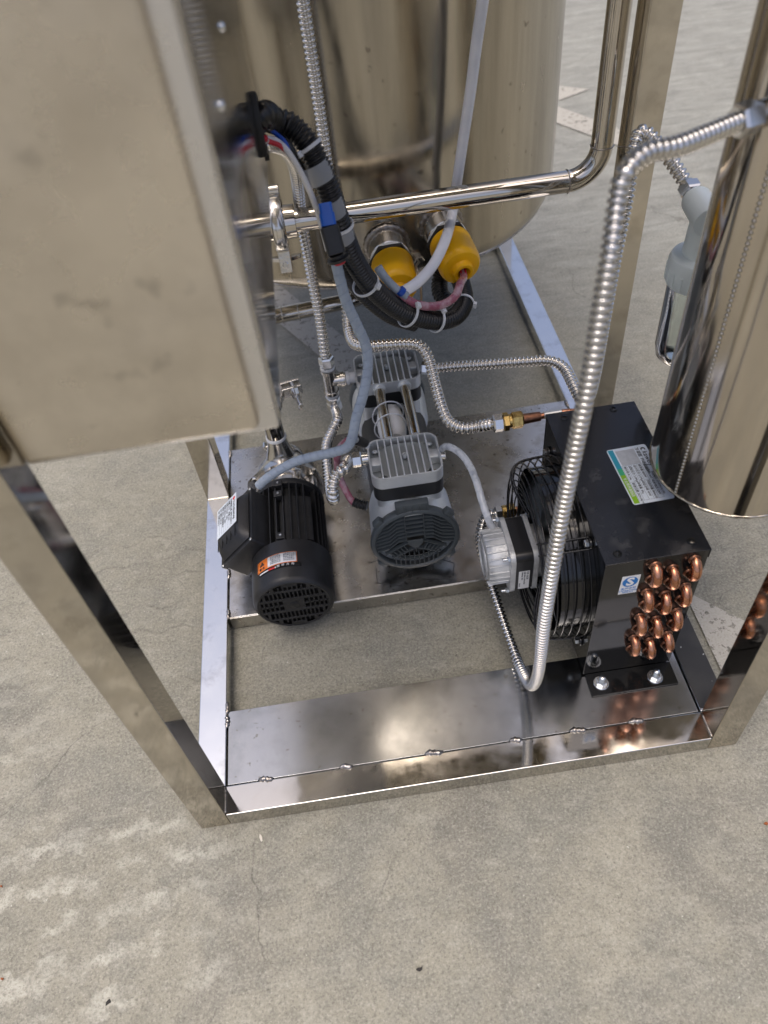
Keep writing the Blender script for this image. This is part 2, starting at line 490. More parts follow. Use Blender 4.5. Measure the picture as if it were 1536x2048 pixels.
def fillet(pts, rad, ds, k=10):
    """polyline with rounded corners"""
    P = [Vector(p) for p in pts]
    out = [P[0]]
    for i in range(1, len(P) - 1):
        a, b, c = P[i - 1], P[i], P[i + 1]
        r = rad[i] if isinstance(rad, dict) else rad
        d1, d2 = (a - b), (c - b)
        t = min(r, d1.length * 0.49, d2.length * 0.49)
        s, e = b + d1.normalized() * t, b + d2.normalized() * t
        for j in range(k + 1):
            u = j / k
            out.append((1 - u) ** 2 * s + 2 * u * (1 - u) * b + u * u * e)
    out.append(P[-1])
    return resample(out, ds)

def resample(pts, ds):
    L = [0.0]
    for a, b in zip(pts, pts[1:]): L.append(L[-1] + (b - a).length)
    n = max(2, int(round(L[-1] / ds)))
    out, j = [], 0
    for i in range(n + 1):
        s = L[-1] * i / n
        while j < len(L) - 2 and L[j + 1] < s: j += 1
        t = (s - L[j]) / max(1e-9, L[j + 1] - L[j])
        out.append(pts[j].lerp(pts[j + 1], min(1, max(0, t))))
    return out

def sweep(name, path, rad, m, parent=None, n=14, caps=True, sharp=None, label=None):
    """path: list of Vectors; rad: number or function(i, k) -> radius"""
    N = len(path)
    T = [(path[min(i + 1, N - 1)] - path[max(i - 1, 0)]).normalized() for i in range(N)]
    u, v, _ = frame_of(T[0])
    vs, fs = [], []
    for i in range(N):
        if i:
            ax = T[i - 1].cross(T[i])
            if ax.length > 1e-9:
                q = Matrix.Rotation(T[i - 1].angle(T[i]), 3, ax.normalized())
                u = q @ u
            u = (u - T[i] * u.dot(T[i])).normalized()
        v = T[i].cross(u)
        for k in range(n):
            a = 2 * math.pi * k / n
            r = rad(i, k) if callable(rad) else rad
            vs.append(path[i] + (u * math.cos(a) + v * math.sin(a)) * r)
    for i in range(N - 1):
        for k in range(n):
            k2 = (k + 1) % n
            fs.append((i * n + k, i * n + k2, (i + 1) * n + k2, (i + 1) * n + k))
    if caps:
        fs.append(tuple(reversed(range(n))))
        fs.append(tuple(range((N - 1) * n, N * n)))
    return from_py(name, vs, fs, m, parent, sharp, label=label)

def corrugated(name, pts, Rr, depth, pitch, m, parent=None, n=16, sub=6, path=None, jitter=0.0, label=None, sharp_ridge=1.0):
    ds = pitch / sub
    p = path if path else catmull(pts, ds)
    rj = random.Random(len(p))
    jit = [rj.uniform(-0.012, 0.012) for _ in range(64)]
    def rad(i, k):
        c = 0.5 - 0.5 * math.cos(2 * math.pi * (i % sub) / sub)
        j = jit[(i + sub // 2) // sub % 64]
        return (Rr - depth * (c ** sharp_ridge)) * (1.0 + j + 0.012 * math.sin(i * 0.021))
    return sweep(name, p, rad, m, parent, n, True, None, label)

def spiral_wrapped(name, pts, Rr, pitch, m, parent=None, n=18, sub=8, lip=0.05, label=None):
    """tube made of a wound strip: each turn overlaps the next one with a small lip"""
    ds = pitch / sub
    p = catmull(pts, ds)
    def rad(i, k):
        ph = (i / sub - k / n) % 1.0
        return Rr * (1.0 - lip * ph) - (0.10 * Rr if ph > 0.93 else 0.0)
    return sweep(name, p, rad, m, parent, n, True, 30, label)

def prism(name, poly, h0, h1, mtx, m, parent=None, bevel=0.0, sharp=35, label=None):
    """poly in local xy, extruded from z=h0 to h1, then transformed"""
    bm = bmesh.new()
    vb = [bm.verts.new((x, y, h0)) for x, y in poly]
    f = bm.faces.new(vb)
    r = bmesh.ops.extrude_face_region(bm, geom=[f])
    for v in [g for g in r['geom'] if isinstance(g, bmesh.types.BMVert)]: v.co.z = h1
    if bevel > 0:
        es = [e for e in bm.edges if abs(e.verts[0].co.z - h1) < 1e-7 and abs(e.verts[1].co.z - h1) < 1e-7]
        bmesh.ops.bevel(bm, geom=es, offset=bevel, segments=2, profile=0.5, affect='EDGES')
    if mtx is not None: bmesh.ops.transform(bm, matrix=mtx, verts=bm.verts)
    return flat_normals(from_bm(name, bm, m, parent, sharp, label=label))

def rrect(w, h, r, k=5, cx=0.0, cy=0.0):
    pts = []
    for sx, sy, a0 in ((1, 1, 0), (-1, 1, 90), (-1, -1, 180), (1, -1, 270)):
        for j in range(k + 1):
            a = R(a0 + 90 * j / k)
            pts.append((cx + sx * (w / 2 - r) + r * math.cos(a), cy + sy * (h / 2 - r) + r * math.sin(a)))
    return pts

def rim(name, outer, inner, h0, h1, mtx, m, parent=None, sharp=35, label=None):
    """wall ring between two outlines with the same number of points"""
    n = len(outer)
    vs, fs = [], []
    for pts, h in ((outer, h0), (outer, h1), (inner, h1), (inner, h0)):
        vs += [mtx @ Vector((x, y, h)) for x, y in pts]
    for a, b in ((0, 1), (1, 2), (2, 3), (3, 0)):
        for k in range(n):
            k2 = (k + 1) % n
            fs.append((a * n + k, a * n + k2, b * n + k2, b * n + k))
    bm = bmesh.new()
    bv = [bm.verts.new(v) for v in vs]
    for f in fs: bm.faces.new([bv[i] for i in f])
    return from_bm(name, bm, m, parent, sharp, label=label)

def lettering(name, body, size, mtx, m, parent, align='LEFT', depth=0.00012, sx=1.0, bold=0.0):
    cu = bpy.data.curves.new(name, 'FONT')
    cu.body = body
    cu.size = size
    cu.align_x = align
    cu.align_y = 'CENTER'
    cu.resolution_u = 2
    cu.extrude = depth
    cu.offset = bold
    tmp = bpy.data.objects.new('tmp_text', cu)
    col.objects.link(tmp)
    dg = bpy.context.evaluated_depsgraph_get()
    me = bpy.data.meshes.new_from_object(tmp.evaluated_get(dg))
    bpy.data.objects.remove(tmp)
    bpy.data.curves.remove(cu)
    me.name = name
    me.transform(mtx @ Matrix.Diagonal((sx, 1, 1, 1)))
    me.materials.clear()
    return link(name, me, m, parent, None, False)

def plane_matrix(o, u, v):
    """local x -> u, local y -> v, z = outward"""
    u, v = Vector(u).normalized(), Vector(v).normalized()
    w = u.cross(v)
    return Matrix(((u.x, v.x, w.x, o[0]), (u.y, v.y, w.y, o[1]), (u.z, v.z, w.z, o[2]), (0, 0, 0, 1)))

def weld_bead(pts, r, parent, name='weld_bead', seed=0):
    rr = random.Random(seed)
    p = catmull(pts, r * 0.45)
    N = len(p)
    def rad(i, k):
        e = min(1, min(i, N - 1 - i) / 3 + 0.25)
        return r * e * (0.80 + 0.20 * math.sin(i * 2.1) + rr.uniform(-.16, .16))
    return sweep(name, p, rad, 'weld', parent, 8, True, None)

def screw(name, p, axis, r, h, m, parent, slot='cross'):
    M_ = axis_matrix(p, axis)
    s = lathe(name, [(0, h), (r * 0.55, h), (r * 0.9, h * 0.75), (r, h * 0.3), (r, 0)], p, axis, m, parent, 20)
    return s

def bolt(name, p, axis, r, parent, washer=True, stud=0.0, m='zinc'):
    """hexagon nut on a washer with a stud; ONE part (nut) with sub-parts"""
    p = Vector(p); a = Vector(axis).normalized()
    h = r * 0.85
    wz = 0.0
    if washer:
        wz = r * 0.18
    o = hexnut(name, p + a * wz, p + a * (wz + h), r, m, parent)
    return o, wz + h

# ------------------------------------------------------------------ ground
g = bpy.data.meshes.new('ground')
bmg = bmesh.new()
bmesh.ops.create_grid(bmg, x_segments=8, y_segments=8, size=120)
bmg.to_mesh(g); bmg.free()
ground = link('ground', g, 'concrete', None, None, False)
ground['kind'] = 'structure'

# worn white road paint
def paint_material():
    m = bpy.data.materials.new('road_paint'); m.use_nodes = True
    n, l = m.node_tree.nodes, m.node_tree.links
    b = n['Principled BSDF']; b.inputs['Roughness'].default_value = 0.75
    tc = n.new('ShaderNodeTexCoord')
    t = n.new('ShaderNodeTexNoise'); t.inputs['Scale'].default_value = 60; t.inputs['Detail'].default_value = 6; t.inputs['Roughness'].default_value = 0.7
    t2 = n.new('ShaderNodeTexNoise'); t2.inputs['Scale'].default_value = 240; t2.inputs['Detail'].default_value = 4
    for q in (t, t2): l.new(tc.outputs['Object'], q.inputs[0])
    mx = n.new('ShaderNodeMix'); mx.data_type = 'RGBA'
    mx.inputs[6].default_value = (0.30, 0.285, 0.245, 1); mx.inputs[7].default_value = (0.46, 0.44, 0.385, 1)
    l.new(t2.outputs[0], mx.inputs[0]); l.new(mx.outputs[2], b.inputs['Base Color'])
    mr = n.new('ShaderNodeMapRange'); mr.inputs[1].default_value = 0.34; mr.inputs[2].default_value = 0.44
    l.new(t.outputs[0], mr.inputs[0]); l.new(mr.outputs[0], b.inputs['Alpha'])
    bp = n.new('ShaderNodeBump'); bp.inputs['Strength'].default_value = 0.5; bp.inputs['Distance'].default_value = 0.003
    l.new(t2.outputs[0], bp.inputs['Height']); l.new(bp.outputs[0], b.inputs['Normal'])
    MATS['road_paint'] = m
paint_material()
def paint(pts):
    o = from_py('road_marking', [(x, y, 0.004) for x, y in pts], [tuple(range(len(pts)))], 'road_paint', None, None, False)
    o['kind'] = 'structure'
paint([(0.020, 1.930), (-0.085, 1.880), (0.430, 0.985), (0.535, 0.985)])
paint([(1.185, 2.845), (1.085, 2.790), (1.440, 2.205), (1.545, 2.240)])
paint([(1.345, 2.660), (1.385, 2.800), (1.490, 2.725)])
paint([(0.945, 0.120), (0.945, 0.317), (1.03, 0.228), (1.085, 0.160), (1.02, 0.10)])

# ------------------------------------------------------------------ skid frame
W, H, T = 0.9142, 0.0402, 0.05
L1, L2 = 0.72, 1.634
frame = thing('skid_frame', 'welded stainless steel skid frame of square tubes standing on the concrete', 'frame', (0.457, 0.8, 0))
def rail(lo, hi, m='steel_rail'): return box('rail', lo, hi, m, frame, 0.0022, 2)
E_ = 0.0
rail((T, 0, 0), (W - T, T, H), 'steel_mirror')
for x0 in (0, W - T):
    rail((x0, T, 0), (x0 + T, L1, H)); rail((x0, L1 + T, 0), (x0 + T, L2, H))
rail((T, L2, 0), (W - T, L2 + T, H))
for x0 in (0, W - T):
    for y0 in (0, L1, L2):
        box('post', (x0, y0, 0), (x0 + T, y0 + T, 1.77), 'steel_post', frame, 0.0022, 2)
for (lo, hi) in (((T, 0, 1.72), (W - T, T, 1.77)), ((T, L1, 1.72), (W - T, L1 + T, 1.77)), ((0, T, 1.72), (T, L1, 1.77)), ((W - T, T, 1.72), (W, L1, 1.77))):  # unseen rails added to carry the shading deck
    box('shade_deck_rail', lo, hi, 'steel_post', frame, 0.0022, 2)
box('shade_deck', (0.001, 0.001, 1.7705), (W - 0.001, L1 + T - 0.001, 1.7745), 'steel_plate', frame, 0.0008, 1)  # unseen plate added overhead to keep the frame's interior in shade
for y0, y1 in ((0.056, 0.232), (0.2335, 0.400)):
    box('rail_strip', (W - T + 0.0005, y0, H + 0.0002), (W - 0.0005, y1, H + 0.0024), 'black_scuffed', frame, 0.0005, 1, label='black painted strip with white scuffs on the right rail')
# front shelf plate, flush behind the front rail
FY = 0.1873
box('front_plate', (T + 0.003, T + 0.0015, H - 0.004), (W - T - 0.003, FY, H - 0.0012), 'steel_front_plate', frame, 0.0006, 1)
box('front_plate_lip', (T + 0.003, FY - 0.003, 0.006), (W - T - 0.003, FY + 0.0004, H - 0.0035), 'steel_front_plate', frame, 0.0005, 1)
# equipment plate
PY0, PY1 = 0.390, 0.872
box('equipment_plate', (T + 0.003, PY0, H - 0.003), (W - T - 0.003, PY1, H), 'steel_plate', frame, 0.0008, 1)
box('plate_lip', (T + 0.003, PY0 - 0.001, 0.003), (W - T - 0.003, PY0 + 0.002, H - 0.0025), 'steel_plate', frame, 0.0006, 1)
box('plate_lip', (T + 0.003, PY1 - 0.002, 0.003), (W - T - 0.003, PY1 + 0.001, H - 0.0025), 'steel_plate', frame, 0.0006, 1)
lathe('bolt_hole', [(0, 0), (0.006, 0), (0.0085, 0.0008), (0.010, 0.0004)], (0.520, 0.590, H + 0.0003), (0, 0, 1), 'dark_void', frame, 20)
k = 0
for x in (0.118, 0.255, 0.405, 0.545, 0.652, 0.752):
    dx = random.uniform(0.010, 0.019)
    weld_bead([(x - dx, T + 0.0005, H), (x - dx / 3, T + 0.002, H + 0.0006), (x + dx / 2, T - 0.0005, H + 0.0006), (x + dx, T + 0.001, H)], 0.0056, frame, seed=k); k += 1
for y in (0.168, 0.195, 0.400, 0.50, 0.70, 0.86):
    weld_bead([(T, y - 0.013, H), (T + 0.002, y, H + 0.0007), (T, y + 0.013, H)], 0.0046, frame, seed=k); k += 1
    if y > 0.45: weld_bead([(W - T, y - 0.013, H), (W - T - 0.002, y, H + 0.0007), (W - T, y + 0.013, H)], 0.0046, frame, seed=k + 40)
for x0 in (T, W - T):
    weld_bead([(x0, 0.004, H + .001), (x0, 0.045, H + .001)], 0.0022, frame, seed=k); k += 1

for pts in (((0.3540,0.4570,0.0400), (0.3520,0.4200,0.0400), (0.3980,0.4040,0.0400)), ((0.4470,0.4070,0.0400), (0.5030,0.4060,0.0400), (0.5120,0.4400,0.0400), (0.4910,0.4530,0.0400)), ((0.3450,0.4740,0.0400), (0.3730,0.4780,0.0400))):
    sweep('marker_line', resample([Vector((p[0], p[1], H + 0.0002)) for p in pts], 0.004), 0.0007, 'ink_black', frame, 6)

# ------------------------------------------------------------------ storage tank
TC = Vector((0.457, 1.324, 0)); TR = 0.450; TZ = 0.432
tank = thing('storage_tank', 'large brushed stainless steel cylindrical tank above the rear of the frame', 'tank', (TC.x, TC.y, 0))
prof = [(0, 0.335), (0.12, 0.338), (0.25, 0.350), (0.35, 0.376), (0.405, 0.402)]
for j in range(7):
    a = R(90 * j / 6)
    prof.append((0.405 + 0.0445 * math.sin(a), 0.4465 - 0.0445 * math.cos(a)))
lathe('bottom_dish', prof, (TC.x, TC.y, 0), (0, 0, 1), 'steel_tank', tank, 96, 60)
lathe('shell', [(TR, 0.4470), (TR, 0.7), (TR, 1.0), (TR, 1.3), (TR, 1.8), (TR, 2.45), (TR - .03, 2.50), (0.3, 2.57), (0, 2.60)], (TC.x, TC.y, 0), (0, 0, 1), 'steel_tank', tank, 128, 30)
ring = [Vector((TC.x + (TR - 0.0445 + 0.0445 * 0.72) * math.cos(2 * math.pi * k / 160), TC.y + (TR - .0125) * math.sin(2 * math.pi * k / 160), 0.4165)) for k in range(161)]
sweep('weld_seam', ring, lambda i, k: 0.0022 + 0.0006 * math.sin(i * 3.3), 'weld', tank, 6, False)
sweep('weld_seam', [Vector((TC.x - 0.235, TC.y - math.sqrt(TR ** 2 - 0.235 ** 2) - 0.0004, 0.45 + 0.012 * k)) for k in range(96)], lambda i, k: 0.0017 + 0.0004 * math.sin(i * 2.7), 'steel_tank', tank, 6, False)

SOCK = []
for (bx, bz, dirv) in ((0.468, 0.512, (0.03, -0.97, -0.16)), (0.576, 0.528, (0.13, -0.97, -0.17))):
    yy = TC.y - math.sqrt(TR ** 2 - (bx - TC.x) ** 2)
    b0 = Vector((bx, yy + 0.012, bz)); d = Vector(dirv).normalized()
    so = lathe('heater_socket', [(0.028, 0), (0.0385, 0), (0.0385, 0.050), (0.037, 0.0515), (0.028, 0.0515)], b0, d, 'steel_cast', tank, 40)
    M_ = axis_matrix(b0 + d * 0.011, d)
    wr = [M_ @ Vector((0.0405 * math.cos(2 * math.pi * k / 60), 0.0405 * math.sin(2 * math.pi * k / 60), 0.006 * abs(math.cos(2 * math.pi * k / 60)) * 0.4)) for k in range(61)]
    sweep('weld_ring', wr, lambda i, k: 0.0048 + 0.0012 * math.sin(i * 2.2), 'weld', so, 8, False)
    SOCK.append((b0, d))
# little thermometer socket with its thin lead
tp = Vector((0.5255, TC.y - math.sqrt(TR ** 2 - 0.0685 ** 2), 0.470))
hexnut('sensor_socket', tp + Vector((0, .004, 0)), tp + Vector((0.004, -0.014, -0.003)), 0.0125, 'steel_cast', tank)

# ------------------------------------------------------------------ heater caps
def heater_cap(b0, d, label, hidden):
    t = thing('heater_cap', label, 'heater cap', tuple(b0), 'yellow heater caps under the tank')
    z0 = 0.0518
    lathe('sealing_tape', [(0.028, 0), (0.0385, 0.0005), (0.039, 0.004), (0.0375, 0.0062), (0.028, 0.0062)], b0 + d * z0, d, 'white_tape', t, 36)
    hexnut('hex_flange', b0 + d * (z0 + 0.0064), b0 + d * (z0 + 0.0165), 0.0435, 'black_plastic', t)
    s = z0 + 0.0168
    lathe('cap', [(0.030, 0), (0.0392, 0.0005), (0.0405, 0.006), (0.0400, 0.058), (0.0385, 0.067), (0.035, 0.0725), (0.030, 0.0745), (0.0205, 0.0755), (0.0192, 0.0775), (0.0190, 0.0865),
                  (0.0175, 0.088), (0.0125, 0.088), (0.0120, 0.087), (0.0118, 0.058), (0, 0.058)], b0 + d * s, d, 'yellow_plastic', t, 48, 32)
    return t
heater_cap(*SOCK[0], 'yellow plastic heater cap half hidden behind the black conduit, left of the two', True)
heater_cap(*SOCK[1], 'yellow plastic heater cap with pink cable in its hole, right of the two', False)
HOLE_L = SOCK[0][0] + SOCK[0][1] * 0.158
HOLE_R = SOCK[1][0] + SOCK[1][1] * 0.150

# ------------------------------------------------------------------ control cabinet
BX0, BX1, BY0, BY1, BZ = 0.0505, 0.288, 0.045, 0.640, 0.812
cab = thing('control_cabinet', 'big blurred stainless steel control cabinet hanging close to the camera', 'cabinet', (0.17, 0.34, BZ))
bm = bmesh.new()
box_bm(bm, (BX0, BY0, BZ), (BX1, BY1, 1.48), 0.004, 3)
box_ = flat_normals(from_bm('housing', bm, 'steel_cabinet_edge', cab, 50))
box('side_panel', (BX1 - 0.001, BY0 + 0.010, BZ + 0.004), (BX1 + 0.0016, BY1 - 0.002, 1.476), 'steel_cabinet_side', cab, 0.0006, 1)
bm = bmesh.new()
box_bm(bm, (BX0 + 0.005, BY0 - 0.014, BZ + 0.012), (BX1 - 0.016, BY0 + 0.004, 1.47), 0.0085, 6)
flat_normals(from_bm('door', bm, 'steel_cabinet', cab, 60))
for p in ((0.2880,0.1600,1.0570), (0.2880,0.3300,1.0640)):
    lathe('screw', [(0, 0.004), (0.003, 0.0035), (0.005, 0.001), (0.005, 0)], (BX1 + 0.0016, p[1], p[2]), (1, 0, 0), 'zinc', cab, 18)

# ------------------------------------------------------------------ polished vessel on the right
VC = Vector((0.9168, 0.277, 0)); VR = 0.1162; VZ = 0.410
ves = thing('filter_vessel', 'mirror polished stainless steel vessel at the right edge with a rippled weld seam', 'vessel', (VC.x, VC.y, VZ))
lathe('shell', [(VR - 0.003, VZ), (VR, VZ + 0.0015)] + [(VR, VZ + 0.1 * k) for k in range(1, 11)] + [(VR - 0.02, 1.46), (0, 1.47)], (VC.x, VC.y, 0), (0, 0, 1), 'steel_vessel', ves, 96)
lathe('base', [(0, VZ + 0.004), (VR - 0.004, VZ + 0.004), (VR - 0.003, VZ + 0.001)], (VC.x, VC.y, 0), (0, 0, 1), 'steel_vessel', ves, 96)
rr_ = [Vector((VC.x + (VR - 0.0005) * math.cos(2 * math.pi * k / 120), VC.y + (VR - 0.0005) * math.sin(2 * math.pi * k / 120), VZ + 0.001)) for k in range(121)]
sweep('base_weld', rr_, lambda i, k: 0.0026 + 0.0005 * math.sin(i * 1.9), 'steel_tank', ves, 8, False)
aw = math.atan2(0.245 - VC.y, -0.107)
aw = R(206)
sp_ = [Vector((VC.x + (VR - 0.0003) * math.cos(aw), VC.y + (VR - 0.0003) * math.sin(aw), VZ + 0.004 + 0.0011 * k)) for k in range(900)]
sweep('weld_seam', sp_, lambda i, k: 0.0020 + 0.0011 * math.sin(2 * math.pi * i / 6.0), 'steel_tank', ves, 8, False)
box('mount_bracket', (0.872, T + 0.0005, 1.30), (0.906, VC.y - VR + 0.004, 1.33), 'steel_post', ves, 0.001, 1)
box('mount_bracket', (0.872, T + 0.0005, 0.80), (0.906, VC.y - VR + 0.004, 0.83), 'steel_post', ves, 0.001, 1)
# side port carrying the hose
port_dir = Vector((-0.93, -0.36, 0.02)).normalized()
pz = 0.955
p_in = Vector((VC.x, VC.y, pz)) + port_dir * (VR - 0.006)
lathe('side_port', [(0.013, 0), (0.0175, 0), (0.0175, 0.006), (0.0135, 0.010), (0.0135, 0.032), (0, 0.032)], p_in, port_dir, 'steel_pipe', ves, 32)

# ------------------------------------------------------------------ condenser with fan
CX0, CX1, CY0, CY1, CZ0, CZ1 = 0.690, 0.8465, 0.150, 0.486, 0.0445, 0.366
con = thing('condenser', 'black painted condenser box with copper bends and a guarded side fan', 'condenser', ((CX0 + CX1) / 2, 0.32, H))
TS = 0.0016
box('end_panel', (CX0, CY0, CZ0), (CX1, CY0 + TS, CZ1 - 0.0022), 'black_gloss', con, 0.0006, 1)
box('end_panel', (CX0, CY1 - TS, CZ0), (CX1, CY1, CZ1 - 0.0022), 'black_gloss', con, 0.0006, 1)
box('top_panel', (CX0 - 0.0012, CY0 - 0.0012, CZ1 - 0.002), (CX1 + 0.0012, CY1 + 0.0012, CZ1), 'black_paint', con, 0.0008, 2)
box('top_flange', (CX1 - 0.0002, CY0 - 0.001, CZ1 - 0.020), (CX1 + 0.0012, CY1 + 0.001, CZ1 - 0.0021), 'black_paint', con, 0.0004, 1)
box('back_panel', (CX1 - TS - 0.001, CY0 + 0.002, CZ0), (CX1 - 0.001, CY1 - 0.002, CZ1 - 0.0025), 'black_gloss', con, 0.0004, 1)
# fan side: panel with a round opening
FYC, FZC, FR = 0.318, 0.206, 0.146
def holed_panel(name, x, r, m):
    n = 64
    ys, zs = (CY0 + 0.002, CY1 - 0.002), (CZ0, CZ1 - 0.0025)
    vs, fs = [], []
    for xx in (x, x + 0.0016):
        for k in range(n):
            a = 2 * math.pi * (k + .5) / n
            vs.append((xx, FYC + r * math.cos(a), FZC + r * math.sin(a)))
        for k in range(n):
            a = 2 * math.pi * (k + .5) / n
            c, s = math.cos(a), math.sin(a)
            ty = ((ys[1] if c > 0 else ys[0]) - FYC) / c if abs(c) > 1e-6 else 1e9
            tz = ((zs[1] if s > 0 else zs[0]) - FZC) / s if abs(s) > 1e-6 else 1e9
            t = min(ty, tz)
            vs.append((xx, FYC + t * c, FZC + t * s))
    for k in range(n):
        k2 = (k + 1) % n
        fs.append((k, k2, n + k2, n + k)); fs.append((2 * n + k, 3 * n + k, 3 * n + k2, 2 * n + k2))
        fs.append((k, 2 * n + k, 2 * n + k2, k2))
    return from_py(name, vs, fs, m, con, 30)
holed_panel('fan_panel', CX0 + 0.0005, FR, 'black_gloss')
lathe('fan_duct', [(FR + 0.001, 0), (FR - 0.0015, 0), (FR - 0.0015, 0.060), (FR - 0.003, 0.060), (FR - 0.003, 0), ], (CX0 + 0.012, FYC, FZC), (-1, 0, 0), 'black_gloss', con, 64)
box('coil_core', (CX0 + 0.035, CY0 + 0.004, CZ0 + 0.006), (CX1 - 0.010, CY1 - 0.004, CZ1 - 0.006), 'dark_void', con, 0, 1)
box('mounting_foot', (CX0 + 0.004, CY0 - 0.044, H + 0.0002), (CX1 + 0.0005, CY0 - 0.0003, H + 0.0030), 'black_gloss', con, 0.0006, 1)
box('mounting_foot', (CX0 + 0.004, CY1 + 0.0003, H + 0.0002), (CX1 + 0.0005, CY1 + 0.040, H + 0.0030), 'black_gloss', con, 0.0006, 1)
for (x, y) in ((CX0 + 0.026, CY0 - 0.022), (CX0 + 0.121, CY0 - 0.026)):
    z = H + 0.003
    w_ = lathe('foot_bolt', [(0, 0.0018), (0.0128, 0.0018), (0.0134, 0.0012), (0.0134, 0)], (x, y, z), (0, 0, 1), 'zinc', con, 30)
    hexnut('nut', (x, y, z + 0.0018), (x, y, z + 0.0090), 0.0098, 'zinc', w_, rot=0.4)
    lathe('stud', [(0.0052, 0)] + [(0.0052 - 0.0006 * (j % 2), 0.001 * j) for j in range(1, 13)] + [(0.0042, 0.0135), (0, 0.0137)], (x, y, z + 0.0085), (0, 0, 1), 'zinc', w_, 18, 60)
for (x, y) in ((CX0 + 0.022, CY0 + 0.016), (CX1 - 0.022, CY0 + 0.018), (CX0 + 0.028, CY1 - 0.016), (CX1 - 0.040, CY1 - 0.012)):
    s_ = lathe('screw', [(0.0, 0.0012), (0.0026, 0.0012), (0.0030, 0.0032), (0.0055, 0.0028), (0.0066, 0.0010), (0.0068, 0)], (x, y, CZ1), (0, 0, 1), 'black_gloss', con, 20)
# copper return bends
def u_bend(x, z, tilt, y0=CY0):
    r_b, rt, lead = 0.0165, 0.0079, 0.002
    pts = []
    for j in range(5): pts.append((y0 + 0.002 - lead * j / 4, r_b))
    for j in range(1, 17):
        a = R(180 * j / 16)
        pts.append((y0 + 0.002 - lead - r_b * math.sin(a), r_b * math.cos(a)))
    for j in range(1, 5): pts.append((y0 + 0.002 - lead + lead * j / 4, -r_b))
    path = [Vector((x - zz * math.tan(tilt), yy, z + zz)) for yy, zz in pts]
    o = sweep('return_bend', path, rt, 'copper', con, 18, True, None)
    for s in (1, -1):
        lathe('collar', [(0.0080, 0), (0.0098, 0.0002), (0.0092, 0.002), (0.0079, 0.003)], (x - s * r_b * math.tan(tilt), y0 - 0.0002, z + s * r_b), (0, -1, 0), 'copper_dark', o, 20)
cols = (0.766, 0.796, 0.8255)
rows = ((0.329, 0.315, 0.330), (0.262, 0.248, 0.261), (0.193, 0.178, 0.192), (0.129, 0.112, 0.124))
for r_ in range(4):
    for c_ in range(3):
        u_bend(cols[c_], rows[r_][c_], R(random.uniform(-2, 7)))
# rating label on the top panel
LM = plane_matrix((0.7620,0.3760,0.3660), (0, -1, 0), (1, 0, 0))
LM = plane_matrix((0.7975, 0.3165, CZ1), (0.035, -1, 0), (1, 0.035, 0))
LW, LH = 0.1245, 0.0665
lab = prism('rating_label', rrect(LW, LH, 0.004, 4), 0.0002, 0.0006, LM, 'paper_white', con)
def lab_rect(name, x0, y0, x1, y1, m, h=0.00075):
    return prism(name, [(x0, y0), (x1, y0), (x1, y1), (x0, y1)], 0.0006, h, LM, m, lab)
hx, hy = LW / 2, LH / 2
for j, (x0, x1, m) in enumerate(((-hx + .002, -hx + .046, 'teal_band'), (-hx + .046, -hx + .060, 'mid_band'), (-hx + .060, hx - .002, 'green_band'))):
    lab_rect('colour_band', x0, -hy + .002, x1, -hy + .0105, m)
lab_rect('label_patch', -hx + 0.006, -hy + 0.013, -hx + 0.040, hy - 0.022, 'label_grey')
for yy in (-hy + .0115, -hy + .0195, -hy + .0275, -hy + .0355, -hy + .0435, -hy + .0515):
    lab_rect('ruled_line', -hx + (0.041 if yy < hy - .018 else .004), yy - .00018, hx - .006, yy + .00018, 'ink_grey')
for xx in (-hx + .041, -hx + .078, hx - .006):
    lab_rect('ruled_line', xx - .00018, -hy + .0115, xx + .00018, hy - .0152, 'ink_grey')
def lab_text(s, x, y, size, m='ink_black', sx=1.0):
    lettering('lettering', s, size, LM @ Matrix.Translation((x, y, 0.00085)), m, lab, sx=sx)
lab_text('kaweiy', -hx + .016, hy - .0080, 0.0125)
prism('logo', [(0.004 * math.cos(a) , 0.004 * math.sin(a)) for a in [R(50 + 26 * j) for j in range(11)]] + [(0.0022 * math.cos(R(310 - 26 * j)) + .0012, 0.0026 * math.sin(R(310 - 26 * j))) for j in range(11)], 0.0006, 0.00085, LM @ Matrix.Translation((-hx + .0105, hy - .0078, 0)), 'ink_black', lab)
lab_text('冷凝器  FNF-0.8/3.4', -hx + .005, hy - .0178, 0.0072)
for j, (a, b) in enumerate((('换热面积 3.4㎡', '电机电压 220V'), ('换热量 800W', '风机风量 900m³/h'), ('设计压力 2.1Mpa', '电机功率 40W'), ('试验压力 3.0Mpa', '净重量 3Kg'), ('制冷剂 R134a', '制造日期 2024.08.14'))):
    yy = -hy + .0475 - 0.008 * j
    lab_text(a, -hx + .0425, yy, 0.0052); lab_text(b, -hx + .0795, yy, 0.0052)
lab_text('机器编码 20240903A1182', -hx + .062, hy - .0125, 0.0046)
lab_text('专业换热器制造', -hx + .066, -hy + .0062, 0.0060, 'ink_white')
